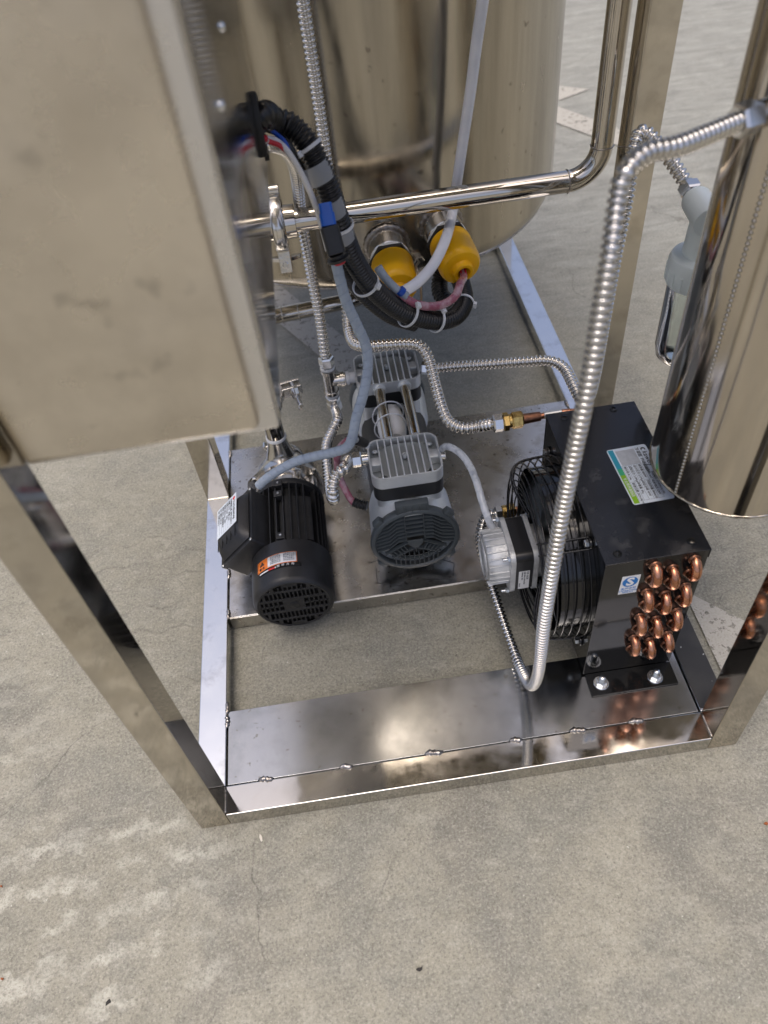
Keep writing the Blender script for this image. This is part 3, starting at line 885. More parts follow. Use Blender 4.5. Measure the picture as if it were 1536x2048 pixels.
# licence sticker on the end panel
SM = plane_matrix((0.7335, CY0, 0.3055), (1, 0, 0.0), (0.02, 0, 1))
st = prism('licence_sticker', rrect(0.0285, 0.0455, 0.0006, 2), 0.0002, 0.0005, SM, 'paper_plain', con)
prism('emblem', [(0.0118 * math.cos(R(10 * j)), 0.0125 * math.sin(R(10 * j))) for j in range(36)], 0.0005, 0.00065, SM @ Matrix.Translation((0, 0.0075, 0)), 'ink_blue', st)
lettering('lettering', 'S', 0.0265, SM @ Matrix.Translation((0, 0.0075, 0.0009)), 'ink_white', st, 'CENTER', bold=0.0009)
lettering('lettering', '生产许可', 0.0060, SM @ Matrix.Translation((0, -0.0095, 0.0008)), 'ink_blue', st, 'CENTER')
lettering('lettering', '工业产品生产许可证', 0.0032, SM @ Matrix.Translation((0, -0.0150, 0.0008)), 'ink_blue', st, 'CENTER')
lettering('lettering', 'XK06-014', 0.0040, SM @ Matrix.Translation((0, -0.0188, 0.0008)), 'ink_blue', st, 'CENTER')
# fan guard: wire rings on a shallow basket and straight arms
def ring_path(x, r, n=72): return [Vector((x, FYC + r * math.cos(2 * math.pi * k / n), FZC + r * math.sin(2 * math.pi * k / n))) for k in range(n + 1)]
gp = [(0.6350, 0.066), (0.6310, 0.078), (0.6270, 0.090), (0.6235, 0.102), (0.6205, 0.114), (0.6190, 0.126), (0.6195, 0.138), (0.6240, 0.148), (0.6330, 0.1545), (0.6450, 0.1575), (0.6580, 0.159), (0.6720, 0.160), (0.6860, 0.1605)]
for x, r in gp: sweep('guard_ring', ring_path(x, r), 0.00135, 'black_wire', con, 8, False)
for a0 in (38, 128, 218, 308):
    a = R(a0)
    for da in (-0.085, 0.085):
        pts = []
        for x, r in [(0.6345, 0.052)] + [(x - 0.0022, r + 0.001) for x, r in gp[::2]] + [(0.6895, 0.1645)]:
            off = da * 0.11
            pts.append(Vector((x, FYC + r * math.cos(a) - off * math.sin(a), FZC + r * math.sin(a) + off * math.cos(a))))
        sweep('guard_arm', catmull(pts, 0.004), 0.0017, 'black_wire', con, 8, True)
    pb = Vector((0.6895, FYC + 0.168 * math.cos(a), FZC + 0.168 * math.sin(a)))
    lu = lathe('guard_lug', [(0, 0.003), (0.009, 0.003), (0.0095, 0.002), (0.0095, 0)], pb, (-1, 0, 0), 'black_wire', con, 20)
    hexnut('bolt', pb + Vector((-0.003, 0, 0)), pb + Vector((-0.010, 0, 0)), 0.0062, 'zinc', lu)
# blades
for j in range(5):
    a = R(72 * j + 20)
    vs, fs = [], []
    for s in range(7):
        r = 0.030 + 0.105 * s / 6
        half = 0.30 + 0.16 * s / 6
        for t in range(6):
            b = a + (t / 5 - 0.5) * 2 * half + 0.10 * s / 6
            x = 0.668 + (t / 5 - 0.5) * 0.044 * (1 - 0.25 * s / 6)
            vs.append((x, FYC + r * math.cos(b), FZC + r * math.sin(b)))
    for s in range(6):
        for t in range(5): fs.append((s * 6 + t, s * 6 + t + 1, s * 6 + t + 7, s * 6 + t + 6))
    o = from_py('fan_blade', vs, fs, 'fan_blade', con, None)
    md = o.modifiers.new('thick', 'SOLIDIFY'); md.thickness = 0.0016
# fan motor
MYC, MZC = FYC - 0.004, FZC + 0.004
MX = axis_matrix((0, MYC, MZC), (1, 0, 0), (0, 0, 1))
def oct_(w, c): return [(w, -w + c), (w, w - c), (w - c, w), (-w + c, w), (-w, w - c), (-w, -w + c), (-w + c, -w), (w - c, -w)]
fm = prism('fan_motor', rrect(0.098, 0.098, 0.014, 4), 0.589, 0.619, MX, 'black_lamination', con)
for x0, x1 in ((0.580, 0.5888), (0.6192, 0.6275)):
    prism('motor_flange', rrect(0.104, 0.104, 0.018, 5), x0, x1, MX, 'aluminium_bell', fm, 0.0008)
lathe('rear_bell', [(0, 0.0375), (0.016, 0.0375), (0.020, 0.036), (0.034, 0.036), (0.041, 0.0325), (0.0455, 0.024), (0.0475, 0.010), (0.0480, 0)], (0.580, MYC, MZC), (-1, 0, 0), 'aluminium_bell', fm, 48, 50)
lathe('front_bell', [(0.0470, 0), (0.0465, 0.013), (0.043, 0.019), (0, 0.020)], (0.6275, MYC, MZC), (1, 0, 0), 'aluminium_bell', fm, 48)
lathe('fan_hub', [(0.028, 0), (0.030, 0.02), (0.028, 0.032), (0, 0.034)], (0.648, MYC, MZC), (1, 0, 0), 'fan_blade', con, 32)
for j in range(24):
    a = 2 * math.pi * j / 24
    bm = bmesh.new()
    box_bm(bm, (-0.0010, 0.0445, 0.545), (0.0010, 0.0495, 0.5800), 0.0005, 1)
    bmesh.ops.transform(bm, matrix=MX @ Matrix.Rotation(a, 4, 'Z'), verts=bm.verts)
    from_bm('cooling_rib', bm, 'aluminium_bell', fm)
for j in range(4):
    rc = 0.018 + 0.006 * j
    rp = [Vector((0.5432 - 0.0002 * j, MYC + rc * math.cos(2 * math.pi * k / 48), MZC + rc * math.sin(2 * math.pi * k / 48))) for k in range(49)]
    sweep('bell_groove', rp, 0.0009, 'aluminium_bell', fm, 6, False)
for sy in (-1, 1):
    for sz in (-1, 1):
        p = Vector((0.580, MYC + sy * 0.0445, MZC + sz * 0.0445))
        b_ = hexnut('through_bolt', p, p + Vector((-0.006, 0, 0)), 0.0050, 'zinc', fm)
        q_ = Vector((0.6275, p.y, p.z)); hexnut('through_bolt', q_, q_ + Vector((0.006, 0, 0)), 0.0050, 'zinc', fm)
        cyl('stud', p + Vector((-0.0055, 0, 0)), p + Vector((-0.014, 0, 0)), 0.0028, 'zinc', fm, 12)
ML = plane_matrix((0.604, MYC - 0.0490, MZC - 0.014), (0, 0, -1), (1, 0, 0))
pl = prism('motor_label', rrect(0.050, 0.019, 0.0005, 2), 0.0002, 0.0004, ML, 'paper_plain', con)
for j, (s, yy, sz, dx) in enumerate((('YZF 10-20', 0.0058, 0.0052, -0.0235), ('220V 50Hz 10W 0.25A', 0.0008, 0.0038, -0.0235), ('1300r/min  IP42', -0.0034, 0.0036, -0.0235), ('2024.07', -0.0072, 0.0032, 0.008))):
    lettering('lettering', s, sz, ML @ Matrix.Translation((dx, yy, 0.0006)), 'ink_black', pl)
# gas connections of the condenser
cp = [(0.742, CY1 + 0.012, 0.352), (0.726, CY1 + 0.013, 0.353), (0.668, CY1 + 0.012, 0.352)]
sweep('outlet_pipe', catmull([(0.760, CY1 - 0.004, 0.352), (0.756, CY1 + 0.008, 0.352), cp[0], cp[1], cp[2]], 0.003), 0.0056, 'copper', con, 14)
cyl('solder_sleeve', (0.722, CY1 + 0.013, 0.353), (0.690, CY1 + 0.0125, 0.3525), 0.0068, 'solder', con, 18)
cyl('flare_tube', (0.684, CY1 + 0.0124, 0.3524), (0.650, CY1 + 0.012, 0.352), 0.0085, 'copper_dark', con, 18, r1=0.0098)
hexnut('brass_nut', (0.652, CY1 + 0.012, 0.352), (0.631, CY1 + 0.012, 0.352), 0.0155, 'brass', con)
cyl('brass_collar', (0.632, CY1 + 0.012, 0.352), (0.626, CY1 + 0.012, 0.352), 0.0125, 'brass', con, 24)
hexnut('brass_nut', (0.627, CY1 + 0.012, 0.352), (0.616, CY1 + 0.012, 0.352), 0.0165, 'brass', con, rot=0.3)
cyl('inlet_pipe', (CX0 + 0.002, 0.470, 0.140), (0.622, 0.470, 0.140), 0.0075, 'copper', con, 16)
hexnut('brass_nut', (0.640, 0.470, 0.140), (0.622, 0.470, 0.140), 0.0150, 'brass', con)
cyl('brass_collar', (0.623, 0.470, 0.140), (0.614, 0.470, 0.140), 0.0135, 'brass', con, 24)

# ------------------------------------------------------------------ air compressor
AX = 0.4375
comp = thing('air_compressor', 'silver two head oil free air compressor with dark grey fan grilles', 'compressor', (AX, 0.65, H))
AZ = 0.138
HR = 0.0865
# crankcase: two rounded end housings and a middle motor barrel
def end_housing(y0, y1, sgn):
    prof = [(0.060, 0), (0.0815, 0.004), (0.083, 0.02), (0.080, 0.085), (0.074, 0.105), (0.070, 0.11)]
    yb = y0 if sgn > 0 else y1
    return lathe('crankcase', prof, (AX, yb, AZ), (0, sgn, 0), 'aluminium_cast', comp, 56, 40)
end_housing(0.446, 0.0, 1)
end_housing(0.0, 0.862, -1)
lathe('motor_barrel', [(0.0715, 0), (0.0715, 0.20)], (AX, 0.556, AZ), (0, 1, 0), 'black_band', comp, 48)
HX0, HX1 = 0.3715, 0.5035
for hy0 in (0.468, 0.737):
    hyc = hy0 + 0.0525; hxc = (HX0 + HX1) / 2
    # neck under the head
    Mh = Matrix.Translation((hxc, hyc, 0))
    prism('cylinder_neck', rrect(0.124, 0.098, 0.022, 6), 0.120, 0.224, Mh, 'aluminium_cast', comp)
    prism('head_band', rrect(0.132, 0.105, 0.020, 6), 0.2242, 0.2575, Mh, 'black_band', comp)
    rim_o = rrect(0.1335, 0.1065, 0.021, 6); rim_i = rrect(0.1265, 0.0995, 0.0175, 6)
    hd = rim('cylinder_head', rim_o, rim_i, 0.2577, 0.2845, Mh, 'aluminium_cast', comp)
    prism('head_floor', rim_i, 0.2577, 0.2615, Mh, 'aluminium_shaded', hd)
    circ = []
    for j in range(40):
        a = 2 * math.pi * j / 40
        circ.append((max(-0.046, min(0.046, 0.056 * math.cos(a))), max(-0.0455, min(0.0455, 0.050 * math.sin(a)))))
    prism('head_plateau', circ, 0.2615, 0.2735, Mh, 'aluminium_shaded', hd, 0.0015)
    for j in range(8):
        fx = -0.0455 + 0.013 * j
        bm = bmesh.new()
        box_bm(bm, (fx - 0.0012, -0.0500, 0.262), (fx + 0.0012, 0.0500, 0.2862), 0.0006, 1)
        bmesh.ops.transform(bm, matrix=Mh, verts=bm.verts)
        from_bm('cooling_fin', bm, 'aluminium_fin', hd)
    for sx in (-1, 1):
        bm = bmesh.new()
        box_bm(bm, (min(sx * 0.0634, sx * 0.044), -0.011, 0.2616), (max(sx * 0.0634, sx * 0.044), 0.011, 0.2800), 0.002, 2)
        bmesh.ops.transform(bm, matrix=Mh, verts=bm.verts)
        from_bm('head_boss', bm, 'aluminium_cast', hd)
        for sy in (-1, 1):
            p = (hxc + sx * 0.0525, hyc + sy * 0.037, 0.2616)
            lathe('head_screw', [(0, 0.0052), (0.0022, 0.0052), (0.0026, 0.0075), (0.0052, 0.0075), (0.0058, 0.0065), (0.0058, 0)], p, (0, 0, 1), 'zinc', hd, 20)
    lathe('centre_boss', [(0, 0.001), (0.0022, 0.001), (0.0026, 0.0075), (0.0044, 0.0075), (0.0048, 0.006), (0.0052, 0)], (hxc + 0.001, hyc + 0.004, 0.2770), (0, 0, 1), 'aluminium_cast', hd, 20)
# two chrome pipes between the heads
for x in (AX - 0.022, AX + 0.030):
    cyl('transfer_pipe', (x, 0.5745, 0.268), (x, 0.7372, 0.268), 0.0108, 'steel_pipe', comp, 28)
    for y, s in ((0.5748, 1), (0.7370, -1)):
        lathe('pipe_boss', [(0.0108, 0), (0.0148, 0), (0.0135, 0.006), (0.0108, 0.007)], (x, y, 0.268), (0, s, 0), 'aluminium_cast', comp, 24)
# fan grilles
def grille(yf, s):
    """cover facing along s*y; ribs are separate parts"""
    cov = lathe('fan_cover', [(HR - 0.010, -0.001), (HR - 0.008, 0.002), (HR - 0.002, 0.002), (HR, 0.0), (HR + 0.0005, -0.006), (HR - 0.002, -0.016), (HR - 0.006, -0.018)], (AX, yf, AZ), (0, s, 0), 'grille_plastic', comp, 64, 50)
    lathe('cover_back', [(0, 0), (HR - 0.006, 0)], (AX, yf - s * 0.016, AZ), (0, s, 0), 'dark_void', cov, 48)
    lathe('fan_disc', [(0, 0.004), (0.018, 0.004), (0.020, 0.001), (0.052, 0.001), (0.053, 0)], (AX, yf - s * 0.0155, AZ), (0, s, 0), 'black_plastic', cov, 40)
    ru = HR - 0.009
    def clipc(u, v):
        d = math.hypot(u, v)
        return (u, v) if d <= 1 else (u / d, v / d)
    lines = [[(-0.24, 0.97), (-0.24, 0.02)], [(0.22, 0.97), (0.22, 0.02)]]
    for v in (0.82, 0.66, 0.50, 0.34, 0.19): lines.append([(-0.24, v), (0.22, v)])
    for v0 in (0.84, 0.71, 0.58, 0.45, 0.32, 0.19, 0.06):
        for sg, u0 in ((-1, -0.24), (1, 0.22)):
            u_end = 0.99
            lines.append([(u0, v0), (u0 + sg * 0.22, v0 - 0.03), (u0 + sg * 0.42, v0 - 0.22), (sg * 0.80, v0 - 0.26), (sg * 1.0, v0 - 0.30)])
    lines += [[(-0.20, -0.06), (-0.78, -0.40)], [(0.18, -0.06), (0.78, -0.40)], [(0, -0.28), (0, -0.45)], [(-0.02, -0.30), (-0.62, -0.58)], [(0.02, -0.30), (0.62, -0.58)]]
    for t in (0.2, 0.36, 0.52, 0.68, 0.84):
        for sg in (-1, 1):
            lines.append([(sg * (0.20 + 0.58 * t), -0.06 - 0.34 * t), (sg * (0.10 + 0.52 * t), -0.30 - 0.27 * t)])
    for u in (-0.54, -0.42, -0.30, -0.18, -0.06, 0.06, 0.18, 0.30, 0.42, 0.54):
        lines.append([(u, -0.46 - 0.20 * abs(u)), (u, -math.sqrt(1 - u * u))])
    arc = [(0.74 * math.sin(R(t)), -0.74 * math.cos(R(t))) for t in range(-60, 61, 10)]
    lines.append(arc)
    for ln in lines:
        pts = [clipc(*p) for p in ln]
        P = [Vector((AX + s * -1 * u * ru * -1, yf, AZ + v * ru)) for u, v in pts]
        vs, fs = [], []
        N = len(P)
        for i in range(N):
            t = (P[min(i + 1, N - 1)] - P[max(i - 1, 0)]); t.y = 0; t.normalize()
            nrm = Vector((-t.z, 0, t.x)) * 0.00095
            for dy, w in ((0.0012, 0.8), (-0.007, 1.15)):
                vs += [P[i] + nrm * w + Vector((0, s * dy, 0)), P[i] - nrm * w + Vector((0, s * dy, 0))]
        for i in range(N - 1):
            a, b = i * 4, i * 4 + 4
            fs += [(a, a + 1, b + 1, b), (a + 2, b + 2, b + 3, a + 3), (a, b, b + 2, a + 2), (a + 1, a + 3, b + 3, b + 1)]
        fs += [(0, 2, 3, 1), (4 * N - 4, 4 * N - 3, 4 * N - 1, 4 * N - 2)]
        bm = bmesh.new()
        bv = [bm.verts.new(v) for v in vs]
        for f in fs: bm.faces.new([bv[i] for i in f])
        from_bm('grille_rib', bm, 'grille_plastic', cov)
    tri = [(-0.20, 0.04), (0.19, 0.04), (0.17, -0.10), (0.06, -0.26), (-0.06, -0.26), (-0.18, -0.10)]
    prism('badge', [(u * ru, v * ru) for u, v in tri], 0.0, 0.0024, plane_matrix((AX, yf, AZ), (1, 0, 0), (0, 0, 1)) if s < 0 else plane_matrix((AX, yf, AZ), (-1, 0, 0), (0, 0, 1)), 'grille_plastic', cov, 0.0006)
    # moulded tab on top and corner lugs
    bm = bmesh.new(); box_bm(bm, (AX - 0.032, min(yf, yf - s * 0.016), AZ + HR - 0.006), (AX + 0.030, max(yf, yf - s * 0.016) - 0.0005, AZ + HR + 0.016), 0.002, 2)
    tb = from_bm('cover_tab', bm, 'grille_plastic', cov)
    for j in range(5):
        xx = AX - 0.030 + 0.0145 * j
        box('tab_rib', (xx - 0.0012, yf + s * 0.0002 if s > 0 else yf - 0.0022, AZ + HR - 0.001), (xx + 0.0012, yf + 0.0022 if s > 0 else yf - 0.0002, AZ + HR + 0.015), 'grille_plastic', cov, 0.0004, 1)
    for a0 in (42, 138, 222, 318):
        a = R(a0)
        bm = bmesh.new(); box_bm(bm, (-0.010, -0.004, -0.014), (0.010, 0.010, 0.0), 0.002, 2)
        bmesh.ops.transform(bm, matrix=Matrix.Translation((AX + (HR) * math.cos(a), yf, AZ + HR * math.sin(a))) @ (Matrix.Rotation(R(90), 4, 'X') if s < 0 else Matrix.Rotation(R(-90), 4, 'X')) @ Matrix.Rotation((a - R(90)) * (1 if s < 0 else -1), 4, 'Z'), verts=bm.verts)
        from_bm('cover_lug', bm, 'grille_plastic', cov)
grille(0.4345, -1)
grille(0.874, 1)
for sx in (-1, 1):
    for y in (0.50, 0.80):
        box('foot', (AX + sx * 0.060 - 0.012, y - 0.014, H + 0.012), (AX + sx * 0.060 + 0.012, y + 0.014, AZ - 0.03), 'aluminium_cast', comp, 0.003, 2)
        cyl('rubber_foot', (AX + sx * 0.060, y, H + 0.0002), (AX + sx * 0.060, y, H + 0.013), 0.0135, 'black_rubber', comp, 24)
# ports on the left and right side of the heads
PF = Vector((HX0 - 0.001, 0.545, 0.268)); PRr = Vector((HX0 - 0.001, 0.790, 0.268)); PRt = Vector((HX1 + 0.001, 0.790, 0.268))
# capacitor rolled in white foil, tied to the transfer pipe
lathe('foil_bundle', [(0, 0), (0.019, 0.001), (0.026, 0.010), (0.0285, 0.03), (0.0275, 0.062), (0.024, 0.082), (0.015, 0.091), (0, 0.093)], (AX - 0.010, 0.612, 0.238), (0.0, 1, 0.03), 'white_tape', comp, 20)
for y in (0.645, 0.682):
    rp = [Vector((AX - 0.013 + 0.032 * math.cos(2 * math.pi * k / 40), y + 0.004 * math.cos(2 * math.pi * k / 40), 0.2465 + 0.034 * math.sin(2 * math.pi * k / 40))) for k in range(41)]
    sweep('cable_tie', rp, 0.0014, 'tie_nylon', comp, 8, False)
cyl('relief_valve', (HX1 + 0.0012, 0.520, 0.270), (HX1 + 0.011, 0.520, 0.270), 0.0075, 'steel_nut', comp, 20)

# ------------------------------------------------------------------ circulation pump
MC = Vector((0.194, 0.0, 0.1160)); FRAD = 0.0765
pump = thing('circulation_pump', 'black electric motor with stainless pump head and a side terminal box', 'pump', (MC.x, 0.5, H))
YF = 0.343
lathe('fan_cover', [(FRAD - 0.012, 0.0015), (FRAD - 0.008, 0.0), (FRAD - 0.003, 0.003), (FRAD, 0.011), (FRAD + 0.0010, 0.05), (FRAD + 0.0012, 0.096), (FRAD - 0.0015, 0.0965), (FRAD - 0.002, 0.012), (FRAD - 0.012, 0.004)], (MC.x, YF, MC.z), (0, 1, 0), 'black_plastic', pump, 64, 40)
fc = pump.children[-1] if pump.children else None
fc = [o for o in bpy.data.objects if o.parent == pump and o.name.startswith('fan_cover')][0]
lathe('cover_back', [(0, 0), (FRAD - 0.004, 0)], (MC.x, YF + 0.010, MC.z), (0, 1, 0), 'dark_void', fc, 40)
ri = FRAD - 0.010
bm = bmesh.new()
def seg(u0, u1, v0, v1):
    box_bm(bm, (MC.x + u0 * ri, YF + 0.0012, MC.z + v0 * ri), (MC.x + u1 * ri, YF + 0.0045, MC.z + v1 * ri), 0.0004, 1)
def chord(v): return math.sqrt(max(0, 1.03 - v * v))
bands = [(-1.0, -0.84, 0), (-0.84, -0.68, 7), (-0.68, -0.60, 0), (-0.60, -0.32, 13), (-0.32, -0.22, 0), (-0.22, 0.22, 'mid'), (0.22, 0.32, 0), (0.32, 0.60, 13), (0.60, 0.68, 0), (0.68, 0.84, 7), (0.84, 1.0, 0)]
for v0, v1, kind in bands:
    c = min(chord(v0), chord(v1)) if kind != 0 else max(chord(v0), chord(v1)) * 0.99
    c = min(c, chord(max(abs(v0), abs(v1))) + 0.05)
    if kind == 0: seg(-c, c, v0, v1)
    elif kind == 'mid':
        seg(-0.30, 0.30, v0, v1)
        for sg in (-1, 1):
            seg(min(sg * 0.30, sg * 0.98), max(sg * 0.30, sg * 0.98), -0.03, 0.03)
            for t in (0.44, 0.57, 0.70, 0.83, 0.94): seg(sg * t - 0.022, sg * t + 0.022, v0, v1)
    else:
        w0 = 0.45 if kind == 7 else 0.74
        seg(-c, -w0, v0, v1); seg(w0, c, v0, v1)
        for t in range(1, kind): 
            uu = -w0 + 2 * w0 * t / kind
            seg(uu - 0.020, uu + 0.020, v0, v1)
from_bm('vent_grille', bm, 'black_plastic', fc, 40)
lathe('grille_badge', [(0, 0.0014), (0.0075, 0.0012), (0.010, 0.0003), (0.0102, -0.001)], (MC.x, YF + 0.0012, MC.z), (0, -1, 0), 'black_plastic', fc, 24)
# warning sticker wrapped over the cover
def wrap(name, a0, a1, y0, y1, off, m, par):
    vs, fs = [], []
    n = 16
    for i in range(n + 1):
        a = R(a0 + (a1 - a0) * i / n)
        for y in (y0, y1):
            rr2 = FRAD + 0.0010 + off
            vs.append((MC.x + rr2 * math.cos(a), y, MC.z + rr2 * math.sin(a)))
    for i in range(n): fs.append((2 * i, 2 * i + 1, 2 * i + 3, 2 * i + 2))
    o = from_py(name, vs, fs, m, par, None)
    md = o.modifiers.new('thick', 'SOLIDIFY'); md.thickness = 0.00025; md.offset = 0
    return o
ws = wrap('warning_sticker', 137, 75, 0.3835, 0.4085, 0.0004, 'orange_paper', fc)
wrap('sticker_panel', 117, 76, 0.3850, 0.4070, 0.0008, 'paper_plain', ws)
wrap('sticker_strip', 133, 70, 0.3745, 0.3835, 0.0004, 'dark_void', ws)
wrap('direction_arrow', 132, 104, 0.3765, 0.3795, 0.0009, 'ink_white', ws)
wrap('direction_arrow', 116, 106, 0.3760, 0.3800, 0.0012, 'ink_red', ws)
def on_cover(a, y, lift): 
    a = R(a); rr2 = FRAD + 0.0010 + lift
    o = Vector((MC.x + rr2 * math.cos(a), y, MC.z + rr2 * math.sin(a)))
    return plane_matrix(o, (math.sin(a), 0, -math.cos(a)), (0, 1, 0))
M_ = on_cover(127, 0.399, 0.0007)
prism('hazard_triangle', [(-0.0062, -0.004), (0.0062, -0.004), (0, 0.0062)], 0, 0.0003, M_, 'ink_black', ws)
lettering('lettering', '!', 0.0075, M_ @ Matrix.Translation((0, 0.0, 0.0006)), 'orange_paper', ws, 'CENTER')
lettering('lettering', '警 告', 0.0062, on_cover(127, 0.3885, 0.0010), 'ink_black', ws, 'CENTER')
for j, s in enumerate(('运行前请确认', '接线正确可靠', '严禁无水运转', '注意旋转方向', '检修先断电源')):
    lettering('lettering', s, 0.0036, on_cover(105, 0.4045 - 0.0039 * j, 0.0014), 'ink_grey', ws, 'CENTER')
    lettering('lettering', s[::-1], 0.0036, on_cover(86, 0.4045 - 0.0039 * j, 0.0014), 'ink_grey', ws, 'CENTER')
for j, s in enumerate('旋转方向'):
    lettering('lettering', s, 0.0058, on_cover(101 - 6.6 * j, 0.3790, 0.0012), 'ink_white', ws, 'CENTER')
# finned stator
lathe('motor_barrel', [(0.060, 0), (0.060, 0.165)], (MC.x, 0.432, MC.z), (0, 1, 0), 'black_motor', pump, 48)
prism('stator_pad', [(-0.026, 0.0), (0.030, 0.0), (0.030, 0.015), (0.022, 0.018), (-0.018, 0.018), (-0.026, 0.015)], 0.0, 0.112, plane_matrix((MC.x + 0.032 * 0.6, 0.558, MC.z + 0.047), (1, 0, -0.25), (0.25, 0, 1)), 'black_motor', pump, 0)
for a0 in list(range(58, 142, 11)) + list(range(-46, 44, 9)) + list(range(190, 236, 9)):
    a = R(a0)
    bm = bmesh.new()
    hgt = 0.075 if a0 > 40 else 0.0735
    box_bm(bm, (0.058, 0.442, -0.0012), (hgt, 0.592, 0.0012), 0.0005, 1)
    bmesh.ops.transform(bm, matrix=Matrix.Translation((MC.x, 0, MC.z)) @ Matrix.Rotation(-a, 4, 'Y'), verts=bm.verts)
    from_bm('cooling_fin', bm, 'black_motor', pump)
lathe('front_flange', [(0.058, 0), (0.0735, 0.002), (0.0745, 0.006), (0.0735, 0.016), (0.066, 0.020), (0.05, 0.021)], (MC.x, 0.588, MC.z), (0, 1, 0), 'black_motor', pump, 48)
for (x, y, z) in ((0.1855, 0.452, 0.190), (0.1845, 0.560, 0.1915), (0.1850, 0.588, 0.1925)):
    b_ = box('lug', (x - 0.0085, y - 0.008, z - 0.012), (x + 0.0085, y + 0.008, z + 0.003), 'black_motor', pump, 0.001, 1)
    lathe('lug_screw', [(0, 0.0012), (0.0022, 0.0012), (0.0026, 0)], (x, y, z + 0.003), (0, 0, 1), 'zinc', b_, 14)
box('motor_foot', (MC.x - 0.050, 0.47, H + 0.0003), (MC.x + 0.062, 0.57, H + 0.0055), 'black_motor', pump, 0.001, 1)
box('foot_web', (MC.x - 0.042, 0.475, H + 0.005), (MC.x + 0.042, 0.565, MC.z - 0.045), 'black_motor', pump, 0.003, 2)
for y in (0.482, 0.556):
    hexnut('foot_bolt', (MC.x + 0.055, y, H + 0.0055), (MC.x + 0.055, y, H + 0.012), 0.0065, 'zinc', pump)
# terminal box, lid facing up and left
TBo = Vector((0.0965, 0.510, 0.1690))
tn = Vector((-0.70, 0, 0.714)).normalized()
tu = Vector((0.714, 0, 0.70)).normalized()
TM = plane_matrix(TBo, (0, -1, 0), (tu.x, 0, tu.z))
if (TM.to_3x3() @ Vector((0, 0, 1))).dot(tn) < 0: TM = plane_matrix(TBo, (0, 1, 0), (tu.x, 0, tu.z))
sgn_u = -1 if (TM.to_3x3() @ Vector((1, 0, 0))).y < 0 else 1
tb = prism('terminal_box', rrect(0.134, 0.100, 0.006, 3), -0.055, -0.0105, TM, 'black_plastic', pump)
prism('lid_rim', rrect(0.139, 0.105, 0.007, 3), -0.0100, 0.0, TM, 'black_plastic', tb, 0.001)
# domed lid with a raised, curved crown
vs, fs = [], []
NX, NY = 14, 10
for i in range(NX + 1):
    for j in range(NY + 1):
        u = (i / NX - 0.5) * 2; v = (j / NY - 0.5) * 2
        ex = 0.060 - 0.006 * 0; ey = 0.046
        h = 0.002 + 0.021 * (1 - abs(u) ** 6) * (1 - abs(v) ** 7) * (1 - 0.18 * u * u)
        vs.append(TM @ Vector((u * ex, v * ey, h)))
for i in range(NX):
    for j in range(NY):
        fs.append((i * (NY + 1) + j, (i + 1) * (NY + 1) + j, (i + 1) * (NY + 1) + j + 1, i * (NY + 1) + j + 1))
from_py('lid', vs, fs, 'black_plastic', tb, 60)
for su in (-1, 1):
    for sv_ in (-1, 1):
        p = TM @ Vector((su * 0.0645, sv_ * 0.0475, 0.0))
        lathe('lid_screw', [(0, 0.0016), (0.0026, 0.0012), (0.0034, 0)], p, tn, 'zinc', tb, 16)
# near end of the lid lies at -y; text runs along -y
nu = 1 if sgn_u < 0 else -1
PLM = TM @ Matrix.Translation((nu * -0.016, 0.002, 0.0229))
np_ = prism('name_plate', rrect(0.076, 0.068, 0.001, 2), 0.0, 0.0005, PLM, 'paper_white', pump)
TXM = (PLM if nu > 0 else PLM @ Matrix.Rotation(R(180), 4, 'Z')) @ Matrix.Diagonal((1.13, 1.13, 1, 1))
lettering('lettering', 'YUCHENMAJI', 0.0078, TXM @ Matrix.Translation((-0.020, 0.0225, 0.0008)), 'ink_black', np_, sx=0.92)
lettering('lettering', '◆', 0.0090, TXM @ Matrix.Translation((-0.0295, 0.0225, 0.0008)), 'ink_red', np_)
for j, s in enumerate(('不锈钢离心泵  型号 SZ037-P', '流量 6m³/h   扬程 24m', '功率 0.75kW  220V', '转速 2850r/min  IP55', '频率 50Hz  绝缘等级 F', '出厂编号 240718', '出厂日期 2024.7')):
    lettering('lettering', s, 0.0048, TXM @ Matrix.Translation((-0.030, 0.0145 - 0.0066 * j, 0.0008)), 'ink_black', np_)
for j in range(6):
    yy = 0.0112 - 0.0066 * j
    prism('ruled_line', [(-0.031, yy - .00015), (0.031, yy - .00015), (0.031, yy + .00015), (-0.031, yy + .00015)], 0.0005, 0.0007, TXM, 'ink_grey', np_)
for j in range(5):
    x0 = nu * 0.026
    yy = -0.030 + 0.0145 * j
    prism('lid_groove', rrect(0.030, 0.0014, 0.0006, 2), 0.0, 0.0012, TM @ Matrix.Translation((nu * 0.037, yy, 0.0205)), 'dark_void', tb)
# pump end: bracket, flange, volute, outlet
lathe('bracket', [(0.066, 0), (0.064, 0.006), (0.050, 0.012), (0.048, 0.034), (0.056, 0.040)], (MC.x, 0.608, MC.z), (0, 1, 0), 'steel_cast', pump, 40)
for a0 in (60, 120, 20, 160):
    a = R(a0)
    bm = bmesh.new(); box_bm(bm, (0.046, 0.610, -0.009), (0.066, 0.645, 0.009), 0.003, 2)
    bmesh.ops.transform(bm, matrix=Matrix.Translation((MC.x, 0, MC.z)) @ Matrix.Rotation(-a, 4, 'Y'), verts=bm.verts)
    from_bm('bracket_arm', bm, 'steel_cast', pump)
fl = []
for j in range(48):
    a = 2 * math.pi * j / 48
    fl.append(((0.073 + 0.013 * max(0, math.cos(2 * a - R(40))) ** 6) * math.cos(a), (0.073 + 0.010 * max(0, math.cos(2 * a + R(40))) ** 6) * math.sin(a)))
